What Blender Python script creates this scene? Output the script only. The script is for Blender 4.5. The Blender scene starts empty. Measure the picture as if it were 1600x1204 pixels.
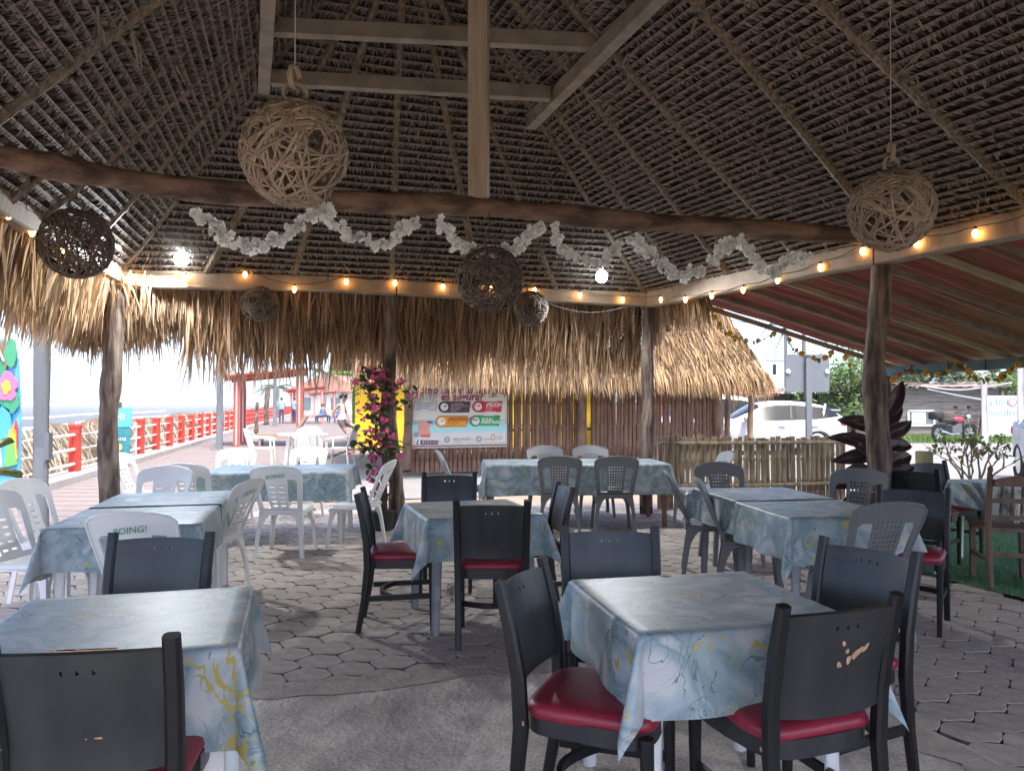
import bpy, bmesh, math, random
from mathutils import Vector, Matrix, Euler
R = random.Random(11)
SC = bpy.context.scene
COL = SC.collection
rad = math.radians
V = Vector

# ------------------------------------------------------------------ camera
CH = 1.40
cam = bpy.data.cameras.new('camera'); camo = bpy.data.objects.new('camera', cam); COL.objects.link(camo)
cam.sensor_width = 36; cam.lens = 27.0; cam.clip_start = 0.05; cam.clip_end = 20000
PITCH = math.atan(27 / 1200)
camo.location = (0, 0, CH); camo.rotation_euler = (rad(90) + PITCH, 0, 0)
SC.camera = camo

# ------------------------------------------------------------------ light
SUN_EL, SUN_AZ = rad(68), rad(150)          # azimuth clockwise from +Y: behind the camera, to its right
HAZE = .0004
LED_W = 43
w = bpy.data.worlds.new('World'); SC.world = w; w.use_nodes = True
nt = w.node_tree; nt.nodes.clear()
sky = nt.nodes.new('ShaderNodeTexSky'); sky.sky_type = 'NISHITA'; sky.sun_disc = False
sky.sun_elevation = SUN_EL; sky.sun_rotation = SUN_AZ
sky.air_density = 0.45; sky.dust_density = 2.4; sky.ozone_density = 1.0; sky.altitude = 0
bg = nt.nodes.new('ShaderNodeBackground'); bg.inputs[1].default_value = 0.15
ow = nt.nodes.new('ShaderNodeOutputWorld')
nt.links.new(sky.outputs[0], bg.inputs[0]); nt.links.new(bg.outputs[0], ow.inputs[0])
sl = bpy.data.lights.new('sun', 'SUN'); sl.energy = 1.2; sl.angle = rad(10); sl.color = (1, .95, .86)
so = bpy.data.objects.new('sun', sl); COL.objects.link(so)
sd = V((math.sin(SUN_AZ) * math.cos(SUN_EL), math.cos(SUN_AZ) * math.cos(SUN_EL), math.sin(SUN_EL)))
so.rotation_euler = sd.to_track_quat('Z', 'Y').to_euler(); so.location = (20, -20, 40)
SC.view_settings.view_transform = 'Standard'; SC.view_settings.look = 'None'
SC.view_settings.exposure = 2.5; SC.view_settings.gamma = 1
SC.view_settings.use_curve_mapping = False
SC.render.engine = 'CYCLES'
cy = SC.cycles
cy.use_denoising = True
try: cy.denoiser = 'OPENIMAGEDENOISE'
except Exception: pass
cy.max_bounces = 7; cy.diffuse_bounces = 5; cy.glossy_bounces = 3; cy.transmission_bounces = 4
cy.transparent_max_bounces = 6; cy.sample_clamp_indirect = 6
cy.caustics_reflective = False; cy.caustics_refractive = False

# ------------------------------------------------------------------ helpers
def ray(px, py):
    u = (px - 800) / 1200; v = (602 - py) / 1200
    c, s = math.cos(PITCH), math.sin(PITCH)
    return V((u, c - v * s, s + v * c))
def at(px, py, Y):
    d = ray(px, py); return V((0, 0, CH)) + d * (Y / d.y)
def G(px, py, h=0.0):
    d = ray(px, py); return V((0, 0, CH)) + d * ((h - CH) / d.z)

def setp(o, label=None, cat=None, group=None, kind=None):
    if label: o['label'] = label
    if cat: o['category'] = cat
    if group: o['group'] = group
    if kind: o['kind'] = kind
    return o
def thing(name, label, cat, loc=(0, 0, 0), rz=0, group=None, kind=None):
    o = bpy.data.objects.new(name, None); COL.objects.link(o)
    o.empty_display_size = .1
    o.location = loc; o.rotation_euler = (0, 0, rz)
    return setp(o, label, cat, group, kind)
def wm(o):
    m = Matrix.LocRotScale(o.location, o.rotation_euler, o.scale)
    if o.parent: m = wm(o.parent) @ o.matrix_parent_inverse @ m
    return m
def link(name, me, parent=None, world=False, loc=None, rot=None, scale=None):
    o = bpy.data.objects.new(name, me); COL.objects.link(o)
    if loc is not None: o.location = loc
    if rot is not None: o.rotation_euler = rot
    if scale is not None: o.scale = scale if hasattr(scale, '__len__') else (scale,) * 3
    if parent:
        o.parent = parent
        if world: o.matrix_parent_inverse = wm(parent).inverted()
    return o
def dup(root, loc, rz, label=None, group=None):
    def cp(o, par):
        c = o.copy(); COL.objects.link(c)
        if par: c.parent = par
        for ch in kids.get(o.name, ()): cp(ch, c)
        return c
    kids = {}
    def walk(o):
        kids[o.name] = list(o.children)
        for ch in o.children: walk(ch)
    walk(root)
    r = cp(root, None); r.location = loc; r.rotation_euler = (0, 0, rz)
    return setp(r, label, None, group)

def frame(d, up=V((0, 0, 1))):
    d = d.normalized()
    if abs(d.dot(up)) > .98: up = V((0, 1, 0)) if abs(d.y) < .9 else V((1, 0, 0))
    x = d.cross(up).normalized(); return x, x.cross(d).normalized()

class MB:
    def __init__(s): s.v = []; s.f = []; s.m = []
    def add(s, vs, fs, mi=0):
        b = len(s.v); s.v += [tuple(x) for x in vs]
        for f in fs: s.f.append(tuple(b + i for i in f)); s.m.append(mi)
        return s
    def box(s, c, sz, rz=0, mi=0, M=None):
        x, y, z = sz[0] / 2, sz[1] / 2, sz[2] / 2
        vs = [V((a, b, d)) for d in (-z, z) for a, b in ((-x, -y), (x, -y), (x, y), (-x, y))]
        if M is None: M = Matrix.Rotation(rz, 3, 'Z')
        c = V(c)
        return s.add([c + M @ q for q in vs], [(0, 3, 2, 1), (4, 5, 6, 7), (0, 1, 5, 4), (1, 2, 6, 5), (2, 3, 7, 6), (3, 0, 4, 7)], mi)
    def bar(s, p, q, wd, ht, up=V((0, 0, 1)), mi=0, w2=None, h2=None):
        p, q = V(p), V(q); x, y = frame(q - p, V(up)); w2 = wd if w2 is None else w2; h2 = ht if h2 is None else h2
        vs = [p - x * wd / 2 - y * ht / 2, p + x * wd / 2 - y * ht / 2, p + x * wd / 2 + y * ht / 2, p - x * wd / 2 + y * ht / 2,
              q - x * w2 / 2 - y * h2 / 2, q + x * w2 / 2 - y * h2 / 2, q + x * w2 / 2 + y * h2 / 2, q - x * w2 / 2 + y * h2 / 2]
        return s.add(vs, [(0, 1, 2, 3), (4, 7, 6, 5), (0, 4, 5, 1), (1, 5, 6, 2), (2, 6, 7, 3), (3, 7, 4, 0)], mi)
    def tube(s, pts, r, n=8, mi=0, cap=True, closed=False):
        pts = [V(p) for p in pts]; N = len(pts)
        rs = r if hasattr(r, '__len__') else [r] * N
        vs = []; x = None
        for i, p in enumerate(pts):
            if closed: d = pts[(i + 1) % N] - pts[i - 1]
            else: d = pts[min(i + 1, N - 1)] - pts[max(i - 1, 0)]
            if d.length < 1e-9: d = V((0, 0, 1))
            d.normalize()
            if x is None: x, y = frame(d)
            else:
                x = (x - d * x.dot(d))
                if x.length < 1e-6: x, y = frame(d)
                x.normalize(); y = d.cross(x)
            for k in range(n):
                a = 2 * math.pi * k / n
                vs.append(p + (x * math.cos(a) + y * math.sin(a)) * rs[i])
        fs = []
        for i in range(N if closed else N - 1):
            j = (i + 1) % N
            for k in range(n):
                l = (k + 1) % n
                fs.append((i * n + k, i * n + l, j * n + l, j * n + k))
        if cap and not closed:
            fs.append(tuple(range(n - 1, -1, -1))); fs.append(tuple((N - 1) * n + k for k in range(n)))
        return s.add(vs, fs, mi)
    def grid(s, fn, nu, nv, keep=None, thick=0, mi=0):
        """a sheet fn(u,v) with u,v in 0..1; with thick it gets a back and rims"""
        P = [[V(fn(i / nu, j / nv)) for i in range(nu + 1)] for j in range(nv + 1)]
        kp = [[(keep is None or keep(i, j)) for i in range(nu)] for j in range(nv)]
        idx = lambda i, j: j * (nu + 1) + i
        vs = [p for row in P for p in row]; fs = []
        if thick:
            back = []
            for j in range(nv + 1):
                for i in range(nu + 1):
                    du = P[j][min(i + 1, nu)] - P[j][max(i - 1, 0)]; dv = P[min(j + 1, nv)][i] - P[max(j - 1, 0)][i]
                    n = du.cross(dv)
                    if n.length > 1e-12: n.normalize()
                    back.append(P[j][i] - n * thick)
            o = len(vs); vs += back
        for j in range(nv):
            for i in range(nu):
                if not kp[j][i]: continue
                a, b, c, d = idx(i, j), idx(i + 1, j), idx(i + 1, j + 1), idx(i, j + 1)
                fs.append((a, b, c, d))
                if thick:
                    fs.append((o + d, o + c, o + b, o + a))
                    for (e, g, di, dj) in ((a, b, 0, -1), (b, c, 1, 0), (c, d, 0, 1), (d, a, -1, 0)):
                        ii, jj = i + di, j + dj
                        if not (0 <= ii < nu and 0 <= jj < nv and kp[jj][ii]):
                            fs.append((g, e, o + e, o + g))
        return s.add(vs, fs, mi)
    def superq(s, c, a, e1=.4, e2=.4, nu=24, nv=12, mi=0):
        c = V(c); sg = lambda x, e: math.copysign(abs(x) ** e, x)
        vs = []
        for j in range(nv + 1):
            t = -math.pi / 2 + math.pi * j / nv
            for i in range(nu):
                p = 2 * math.pi * i / nu
                vs.append(c + V((a[0] * sg(math.cos(t), e1) * sg(math.cos(p), e2), a[1] * sg(math.cos(t), e1) * sg(math.sin(p), e2), a[2] * sg(math.sin(t), e1))))
        fs = [(j * nu + i, j * nu + (i + 1) % nu, (j + 1) * nu + (i + 1) % nu, (j + 1) * nu + i) for j in range(nv) for i in range(nu)]
        return s.add(vs, fs, mi)
    def lathe(s, prof, n=16, c=(0, 0, 0), mi=0):
        c = V(c)
        vs = [c + V((r * math.cos(2 * math.pi * k / n), r * math.sin(2 * math.pi * k / n), z)) for r, z in prof for k in range(n)]
        fs = [(j * n + k, j * n + (k + 1) % n, (j + 1) * n + (k + 1) % n, (j + 1) * n + k) for j in range(len(prof) - 1) for k in range(n)]
        return s.add(vs, fs, mi)
    def prism(s, poly, z0, z1, mi=0, M=None):
        n = len(poly)
        vs = [V((x, y, z)) for z in (z0, z1) for x, y in poly]
        if M is not None: vs = [M @ q for q in vs]
        fs = [tuple(range(n - 1, -1, -1)), tuple(range(n, 2 * n))] + [(i, (i + 1) % n, n + (i + 1) % n, n + i) for i in range(n)]
        return s.add(vs, fs, mi)
    def mesh(s, name, mats, smooth=False, auto=None):
        me = bpy.data.meshes.new(name); me.from_pydata(s.v, [], s.f)
        for m in (mats if isinstance(mats, (list, tuple)) else [mats]): me.materials.append(m)
        if any(s.m): me.polygons.foreach_set('material_index', s.m)
        if smooth:
            me.polygons.foreach_set('use_smooth', [True] * len(s.f))
            if smooth != 'all':
                try: me.set_sharp_from_angle(angle=rad(40))
                except Exception: pass
        me.update(); return me
    def build(s, name, mats, parent=None, world=False, smooth=False, **k):
        return link(name, s.mesh(name, mats, smooth), parent, world, **k)

# ------------------------------------------------------------------ materials
def mat(name, col, rough=.6, var=0, scale=8, col2=None, bump=0, bscale=None, metal=0, island=0, spec=.5, coord='Object', detail=4, stretch=None, emit=None, estr=0, trans=0, thr=None):
    m = bpy.data.materials.new(name); m.use_nodes = True
    n = m.node_tree; N = n.nodes; L = n.links; b = N['Principled BSDF']
    b.inputs['Roughness'].default_value = rough; b.inputs['Metallic'].default_value = metal
    b.inputs['Specular IOR Level'].default_value = spec
    c4 = lambda c: (c[0], c[1], c[2], 1)
    b.inputs['Base Color'].default_value = c4(col)
    if emit: b.inputs['Emission Color'].default_value = c4(emit); b.inputs['Emission Strength'].default_value = estr
    if trans:
        b.inputs['Transmission Weight'].default_value = trans
    src = None
    if var or bump or col2 is not None:
        tc = N.new('ShaderNodeTexCoord'); vec = tc.outputs[coord]
        if stretch:
            mp = N.new('ShaderNodeMapping'); mp.inputs['Scale'].default_value = stretch; L.new(vec, mp.inputs[0]); vec = mp.outputs[0]
        ns = N.new('ShaderNodeTexNoise'); ns.inputs['Scale'].default_value = scale; ns.inputs['Detail'].default_value = detail; L.new(vec, ns.inputs[0])
        rp = N.new('ShaderNodeValToRGB'); L.new(ns.outputs[0], rp.inputs[0])
        lo, hi = thr if thr else (.3, .7)
        rp.color_ramp.elements[0].position = lo; rp.color_ramp.elements[1].position = hi
        c2 = col2 if col2 is not None else tuple(min(1, x * (1 + var)) for x in col)
        c1 = col if col2 is not None else tuple(x * (1 - var) for x in col)
        rp.color_ramp.elements[0].color = c4(c1); rp.color_ramp.elements[1].color = c4(c2)
        src = rp.outputs[0]
        if bump:
            nb = N.new('ShaderNodeTexNoise'); nb.inputs['Scale'].default_value = bscale or scale * 4; nb.inputs['Detail'].default_value = 5; L.new(vec, nb.inputs[0])
            bp = N.new('ShaderNodeBump'); bp.inputs['Strength'].default_value = bump; bp.inputs['Distance'].default_value = .02
            L.new(nb.outputs[0], bp.inputs['Height']); L.new(bp.outputs[0], b.inputs['Normal'])
    if island:
        ge = N.new('ShaderNodeNewGeometry'); mr = N.new('ShaderNodeMapRange')
        L.new(ge.outputs['Random Per Island'], mr.inputs[0]); mr.inputs[3].default_value = 1 - island; mr.inputs[4].default_value = 1 + island
        hs = N.new('ShaderNodeHueSaturation'); L.new(mr.outputs[0], hs.inputs['Value'])
        if src: L.new(src, hs.inputs['Color'])
        else: hs.inputs['Color'].default_value = c4(col)
        src = hs.outputs[0]
    if src: L.new(src, b.inputs['Base Color'])
    return m

def leafy(name, col, tcol, island=.4, rough=.6, mixf=.35):
    """thin leaf or straw: diffuse plus some light let through"""
    m = bpy.data.materials.new(name); m.use_nodes = True
    n = m.node_tree; N = n.nodes; L = n.links; b = N['Principled BSDF']; out = N['Material Output']
    b.inputs['Roughness'].default_value = rough; b.inputs['Specular IOR Level'].default_value = .3
    ge = N.new('ShaderNodeNewGeometry'); mr = N.new('ShaderNodeMapRange'); L.new(ge.outputs['Random Per Island'], mr.inputs[0])
    mr.inputs[3].default_value = 1 - island; mr.inputs[4].default_value = 1 + island
    tr = N.new('ShaderNodeBsdfTranslucent')
    for c, sock in ((col, b.inputs['Base Color']), (tcol, tr.inputs['Color'])):
        hs = N.new('ShaderNodeHueSaturation'); hs.inputs['Color'].default_value = (*c, 1); L.new(mr.outputs[0], hs.inputs['Value']); L.new(hs.outputs[0], sock)
    mx = N.new('ShaderNodeMixShader'); mx.inputs[0].default_value = mixf
    L.new(b.outputs[0], mx.inputs[1]); L.new(tr.outputs[0], mx.inputs[2]); L.new(mx.outputs[0], out.inputs[0])
    return m

def cloth_material():
    m = bpy.data.materials.new('marbled_vinyl'); m.use_nodes = True
    n = m.node_tree; N = n.nodes; L = n.links; b = N['Principled BSDF']
    b.inputs['Roughness'].default_value = .45
    tc = N.new('ShaderNodeTexCoord'); oi = N.new('ShaderNodeObjectInfo')
    ad = N.new('ShaderNodeVectorMath'); ad.operation = 'MULTIPLY_ADD'
    L.new(oi.outputs['Random'], ad.inputs[0]); ad.inputs[1].default_value = (31, 17, 23); L.new(tc.outputs['Object'], ad.inputs[2])
    def noise(scale, detail=3, dist=0, vec=None):
        q = N.new('ShaderNodeTexNoise'); q.inputs['Scale'].default_value = scale; q.inputs['Detail'].default_value = detail; q.inputs['Distortion'].default_value = dist
        L.new(vec or ad.outputs[0], q.inputs[0]); return q
    def ramp(src, stops):
        r = N.new('ShaderNodeValToRGB'); L.new(src, r.inputs[0])
        e = r.color_ramp.elements
        while len(e) < len(stops): e.new(.5)
        for k, (p, c) in enumerate(stops): e[k].position = p; e[k].color = (*c, 1)
        return r
    base = ramp(noise(5.0, 4, 1.1).outputs[0], [(.33, (.52, .53, .52)), (.46, (.33, .40, .415)), (.56, (.20, .285, .30)), (.68, (.45, .48, .48))])
    # veins: iso lines of a warped noise
    nv = noise(4.6, 3, 1.6)
    def line(c, wdt):
        s = N.new('ShaderNodeMath'); s.operation = 'SUBTRACT'; L.new(nv.outputs[0], s.inputs[0]); s.inputs[1].default_value = c
        a = N.new('ShaderNodeMath'); a.operation = 'ABSOLUTE'; L.new(s.outputs[0], a.inputs[0])
        q = N.new('ShaderNodeMath'); q.operation = 'LESS_THAN'; L.new(a.outputs[0], q.inputs[0]); q.inputs[1].default_value = wdt
        return q
    def mul(a, c):
        q = N.new('ShaderNodeMath'); q.operation = 'MULTIPLY'; L.new(a, q.inputs[0])
        if isinstance(c, float): q.inputs[1].default_value = c
        else: L.new(c, q.inputs[1])
        return q.outputs[0]
    def mix(f, a, col):
        q = N.new('ShaderNodeMix'); q.data_type = 'RGBA'; L.new(f, q.inputs['Factor']); L.new(a, q.inputs[6]); q.inputs[7].default_value = (*col, 1); return q.outputs[2]
    brk = ramp(noise(5, 2).outputs[0], [(.45, (0, 0, 0)), (.55, (1, 1, 1))])
    brk2 = ramp(noise(6.3, 1).outputs[0], [(.56, (0, 0, 0)), (.62, (1, 1, 1))])
    c = mix(mul(mul(line(.45, .006).outputs[0], brk.outputs[0]), .75), base.outputs[0], (.06, .10, .11))
    c = mix(mul(mul(line(.57, .005).outputs[0], brk.outputs[0]), .6), c, (.07, .10, .10))
    c = mix(mul(line(.5, .016).outputs[0], brk2.outputs[0]), c, (.46, .38, .10))
    L.new(c, b.inputs['Base Color'])
    nb = noise(140, 1); bp = N.new('ShaderNodeBump'); bp.inputs['Strength'].default_value = .06; bp.inputs['Distance'].default_value = .01
    L.new(nb.outputs[0], bp.inputs['Height']); L.new(bp.outputs[0], b.inputs['Normal'])
    return m

M = {}
M['thatch'] = leafy('dry_palm_leaf', (.185, .15, .125), (.10, .06, .03), .6, .7, .12)
M['rib'] = mat('leaf_rib', (.225, .182, .15), .7, island=.35)
M['backing'] = mat('packed_thatch', (.055, .042, .034), .9, .4, 20)
M['fringe'] = leafy('dry_palm_strand', (.42, .30, .20), (.60, .42, .25), .6, .6, .6)
M['straw'] = leafy('sun_bleached_straw', (.32, .21, .11), (.34, .21, .09), .75, .6, .3)
M['bamboo'] = mat('bamboo_pole', (.165, .12, .078), .6, .55, 6, stretch=(6, 6, 1), island=.15)
M['log'] = mat('rough_log', (.13, .07, .045), .75, 0, 6, col2=(.30, .19, .12), bump=.5, bscale=14, stretch=(1, 1, .35))
M['logbeam'] = mat('red_brown_log', (.075, .045, .033), .75, 0, 11, col2=(.27, .165, .115), bump=1.0, bscale=26, stretch=(.22, .8, 1), thr=(.38, .64), detail=7)
M['post'] = mat('weathered_post', (.06, .04, .032), .85, 0, 11, col2=(.24, .175, .135), bump=1.0, bscale=24, stretch=(1.5, 1.5, .28), thr=(.40, .66), detail=7)
M['sawn'] = mat('sawn_timber', (.36, .27, .19), .65, 0, 6, col2=(.50, .40, .29), bump=.15, bscale=40, stretch=(3, 3, .35))
M['beam'] = mat('eave_timber', (.27, .19, .13), .7, 0, 4, col2=(.42, .32, .23), bump=.2, bscale=30)
M['collar'] = mat('grey_board', (.27, .225, .18), .7, .25, 5, bump=.2)
M['wicker'] = mat('tan_wicker', (.31, .24, .175), .7, island=.3)
M['wicker_backlit'] = mat('backlit_wicker_tone', (.135, .10, .078), .75, island=.3)  # darker copy of the wicker: backlit shade put into the base colour
M['white_fl'] = leafy('white_petal', (.86, .87, .85), (.8, .82, .78), .06, .6, .15)
M['green'] = leafy('green_leaf', (.06, .12, .03), (.10, .2, .03), .4, .5, .2)
M['dkgreen'] = leafy('dark_leaf', (.035, .07, .025), (.05, .10, .02), .4, .4, .15)
M['pink'] = leafy('pink_petal', (.70, .13, .27), (.5, .06, .2), .3, .6, .3)
M['orangefl'] = leafy('orange_petal', (.80, .35, .03), (.6, .28, .02), .25, .6, .25)
M['maroon'] = mat('maroon_leaf', (.045, .022, .022), .38, .3, 9)
M['wire'] = mat('dark_wire', (.02, .02, .02), .6)
M['wirew'] = mat('pale_wire', (.45, .43, .40), .6)
M['ledw'] = mat('led_white', (1, 1, 1), .4, emit=(.86, .95, 1), estr=7)
M['bulb'] = mat('warm_bulb', (1, .7, .3), .4, emit=(1, .50, .13), estr=5.0)
M['tip'] = mat('fairy_light', (.6, .6, .55), .3)
M['cloth'] = cloth_material()
M['wplastic'] = mat('white_plastic', (.80, .79, .76), .38, .06, 3)
M['gplastic'] = mat('grey_plastic', (.165, .165, .165), .42, .1, 3)
M['lgplastic'] = mat('pale_grey_plastic', (.30, .32, .33), .42, .1, 3)
M['black'] = mat('black_lacquer', (.006, .006, .0065), .42, 0, 30, col2=(.30, .18, .10), thr=(.74, .76))
M['slate'] = mat('charcoal_lacquer', (.020, .022, .022), .34, 0, 11, col2=(.040, .042, .041), bump=.05, bscale=50, stretch=(1, 1, .3), detail=8)
M['chip'] = mat('bare_wood_chip', (.45, .27, .16), .8, .3, 40)
M['red'] = mat('red_vinyl', (.28, .022, .042), .40, .22, 9, bump=.22, bscale=13)
M['dwood'] = mat('brown_chair_wood', (.14, .075, .045), .55, .35, 8, stretch=(2, 2, .3))
M['boing'] = mat('green_print', (.03, .30, .14), .5)
M['paver'] = mat('cement_paver', (.45, .38, .32), .85, .18, 14, bump=.35, bscale=60, island=.16)
M['pavedge'] = mat('grimy_paver_edge', (.19, .165, .14), .95, .3, 20)
M['joint'] = mat('sandy_joint', (.17, .15, .13), .95, .3, 30)
M['concrete'] = mat('worn_concrete', (.31, .30, .285), .85, 0, 3.2, col2=(.58, .56, .53), bump=.8, bscale=22, detail=9, stretch=(1, .45, 1))
def concrete_mat():
    m = mat('worn_concrete', (.47, .405, .335), .88, 0, 2.6, col2=(.76, .665, .56), bump=.9, bscale=26, detail=10, stretch=(1, .8, 1))
    n = m.node_tree; N = n.nodes; L = n.links; b = N['Principled BSDF']
    src = b.inputs['Base Color'].links[0].from_socket; tc = N.new('ShaderNodeTexCoord')
    def layer(src, scale, lo, hi, f0, sx=1, det=6, dist=0):
        mp = N.new('ShaderNodeMapping'); mp.inputs['Scale'].default_value = (1, sx, 1); L.new(tc.outputs['Object'], mp.inputs[0])
        q = N.new('ShaderNodeTexNoise'); q.inputs['Scale'].default_value = scale; q.inputs['Detail'].default_value = det; q.inputs['Distortion'].default_value = dist; L.new(mp.outputs[0], q.inputs[0])
        r = N.new('ShaderNodeMapRange'); r.inputs[1].default_value = lo; r.inputs[2].default_value = hi; r.inputs[3].default_value = f0; r.inputs[4].default_value = 1.12; L.new(q.outputs[0], r.inputs[0])
        h = N.new('ShaderNodeHueSaturation'); L.new(src, h.inputs['Color']); L.new(r.outputs[0], h.inputs['Value']); return h.outputs[0]
    c = layer(src, 75, .30, .62, .70); c = layer(c, 5, .36, .58, .80, .7, 9, .3); c = layer(c, 240, .25, .5, .75)
    L.new(c, b.inputs['Base Color']); return m
M['concrete'] = concrete_mat()
M['lip'] = mat('slab_edge_cement', (.47, .40, .325), .9, .22, 9, bump=.9, bscale=30)
M['turf'] = mat('artificial_turf', (.06, .15, .05), .8, .3, 60, bump=.6, bscale=300)
M['walk'] = mat('boardwalk_paver', (.20, .165, .155), .85, .12, 6, bump=.2, island=.1)
M['kerb'] = mat('white_kerb', (.42, .40, .38), .8, .1, 4)
M['sand'] = mat('sand', (.24, .19, .14), .95, .15, 3, bump=.3)
M['road'] = mat('pale_concrete_road', (.20, .192, .182), .9, .08, 1.5, bump=.15)
M['grass'] = mat('grass_verge', (.07, .09, .035), .9, .4, 5, bump=.5)
M['redpaint'] = mat('red_paint', (.62, .045, .025), .55, .12, 4)
M['redpale'] = mat('faded_red_paint', (.50, .09, .06), .6, .2, 3)
M['white'] = mat('white_paint', (.62, .62, .61), .45, .05, 4)
M['pole'] = mat('grey_pole_paint', (.16, .175, .19), .5, .08, 3)
M['teal'] = mat('teal_paint', (.11, .20, .19), .5, .25, 5)
M['awning'] = mat('red_sheet', (.46, .115, .10), .55, 0, 3, col2=(.29, .09, .08), bump=.1)
M['awningw'] = mat('awning_batten', (.20, .135, .11), .75, .3, 6, stretch=(1, 1, 1))
M['canes'] = mat('fence_cane', (.35, .26, .15), .6, .5, 4, stretch=(5, 5, .8), island=.3)
M['canewall'] = mat('hut_cane', (.18, .088, .055), .65, 0, 4, col2=(.36, .21, .13), stretch=(5, 5, .7), island=.3)
M['yellow'] = mat('yellow_wall', (.80, .50, .015), .8, .08, 2)
M['orange'] = mat('orange_wall', (.75, .17, .03), .8, .1, 2)
M['lime'] = mat('green_band', (.16, .48, .08), .7, .1, 3)
M['cpaint'] = mat('white_car_paint', (.55, .56, .57), .30, spec=.25)
M['cglass'] = mat('tinted_car_glass', (.012, .016, .018), .15, spec=.12)
M['tyre'] = mat('tyre_rubber', (.02, .02, .02), .8)
M['chrome'] = mat('bright_metal', (.6, .6, .6), .25, metal=1)
M['tail'] = mat('tail_lamp_red', (.45, .02, .05), .25)
M['plank'] = mat('grey_plank', (.20, .17, .145), .85, .3, 4, stretch=(.5, 1, 5), island=.16, bump=.3, bscale=20)
M['tin'] = mat('rusty_sheet', (.24, .18, .15), .7, .35, 5)
M['glass'] = mat('window_glass', (.12, .16, .18), .1, spec=.7)
M['skin'] = mat('skin', (.40, .23, .15), .55)
M['hair'] = mat('dark_hair', (.02, .014, .01), .5)
M['denim'] = mat('blue_cloth', (.10, .22, .38), .8)
M['shorts'] = mat('grey_shorts', (.10, .08, .09), .8)
M['terra'] = mat('orange_clay', (.50, .13, .06), .7, .1, 6)
M['potd'] = mat('dark_pot', (.03, .035, .035), .5)
M['stem'] = mat('bark_stem', (.12, .085, .055), .8, .3, 12)
M['vinyl'] = mat('banner_vinyl', (.76, .73, .68), .5, .03, 4)
def flat(name, c, rough=.55): return mat(name, c, rough)
# ================================================================== SETTING
def sheet(name, pts, z, m, kind='structure', parent=None):
    mb = MB(); mb.add([V((p[0], p[1], z if len(p) < 3 else p[2])) for p in pts], [tuple(range(len(pts)))])
    o = mb.build(name, m, parent); setp(o, kind=kind); return o

# ground sheet under everything on land, sea beyond the boardwalk
RAILX = lambda Y: -8.17 - .235 * (Y - 14.36)
setp(sheet('ground', [(RAILX(-40) - .6, -40), (900, -40), (900, 6000), (RAILX(6000) - .6, 6000)], -.05, M['sand']))
def sea_material():
    m = bpy.data.materials.new('sea_water'); m.use_nodes = True
    n = m.node_tree; N = n.nodes; L = n.links; b = N['Principled BSDF']
    b.inputs['Roughness'].default_value = .6
    tc = N.new('ShaderNodeTexCoord'); mp = N.new('ShaderNodeMapping'); L.new(tc.outputs['Object'], mp.inputs[0])
    mp.inputs['Rotation'].default_value = (0, 0, rad(-13)); mp.inputs['Scale'].default_value = (.06, .012, 1)
    ns = N.new('ShaderNodeTexNoise'); ns.inputs['Scale'].default_value = 1; ns.inputs['Detail'].default_value = 7; ns.inputs['Distortion'].default_value = .6; L.new(mp.outputs[0], ns.inputs[0])
    rp = N.new('ShaderNodeValToRGB'); L.new(ns.outputs[0], rp.inputs[0]); e = rp.color_ramp.elements
    e[0].position = .45; e[0].color = (.27, .45, .47, 1); e[1].position = .56; e[1].color = (.33, .51, .53, 1)
    q = e.new(.62); q.color = (.75, .78, .78, 1)
    L.new(rp.outputs[0], b.inputs['Base Color'])
    nb = N.new('ShaderNodeTexNoise'); nb.inputs['Scale'].default_value = .9; nb.inputs['Detail'].default_value = 6; L.new(tc.outputs['Object'], nb.inputs[0])
    bp = N.new('ShaderNodeBump'); bp.inputs['Strength'].default_value = .6; bp.inputs['Distance'].default_value = .5; L.new(nb.outputs[0], bp.inputs['Height']); L.new(bp.outputs[0], b.inputs['Normal'])
    return m
sheet('sea', [(-9000, -3000), (RAILX(-40) + 3, -3000), (RAILX(9000) + 3, 9000), (-9000, 9000)], -2.6, sea_material())
sheet('beach', [(RAILX(-20) - 16, -20), (RAILX(-20) + 2, -20), (RAILX(400) + 2, 400), (RAILX(400) - 24, 400)], -2.3, M['sand'])
# surf: three long uneven crests of foam, real ridges in the water
foam = mat('sea_foam', (.6, .64, .64), .8, bump=.4, scale=2)
for k, (off, wd, y0, y1) in enumerate(((28, 1.6, 22, 190), (44, 2.4, 30, 260), (75, 3.0, 40, 380), (22, 1.0, 60, 160))):
    mb = MB()
    def fn(u, v, off=off, wd=wd, y0=y0, y1=y1, k=k):
        Y = y0 + (y1 - y0) * u
        wv = wd * (.35 + .65 * abs(math.sin(Y * .13 + k) * math.sin(Y * .037 + 2 * k)))
        return (RAILX(Y) - off + 3.5 * math.sin(Y * .05 + k * 2) + (v - .5) * wv, Y, -2.58 + .35 * math.sin(math.pi * v))
    mb.grid(fn, 120, 4); setp(mb.build('surf_foam', foam, smooth='all'), kind='structure')

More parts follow.
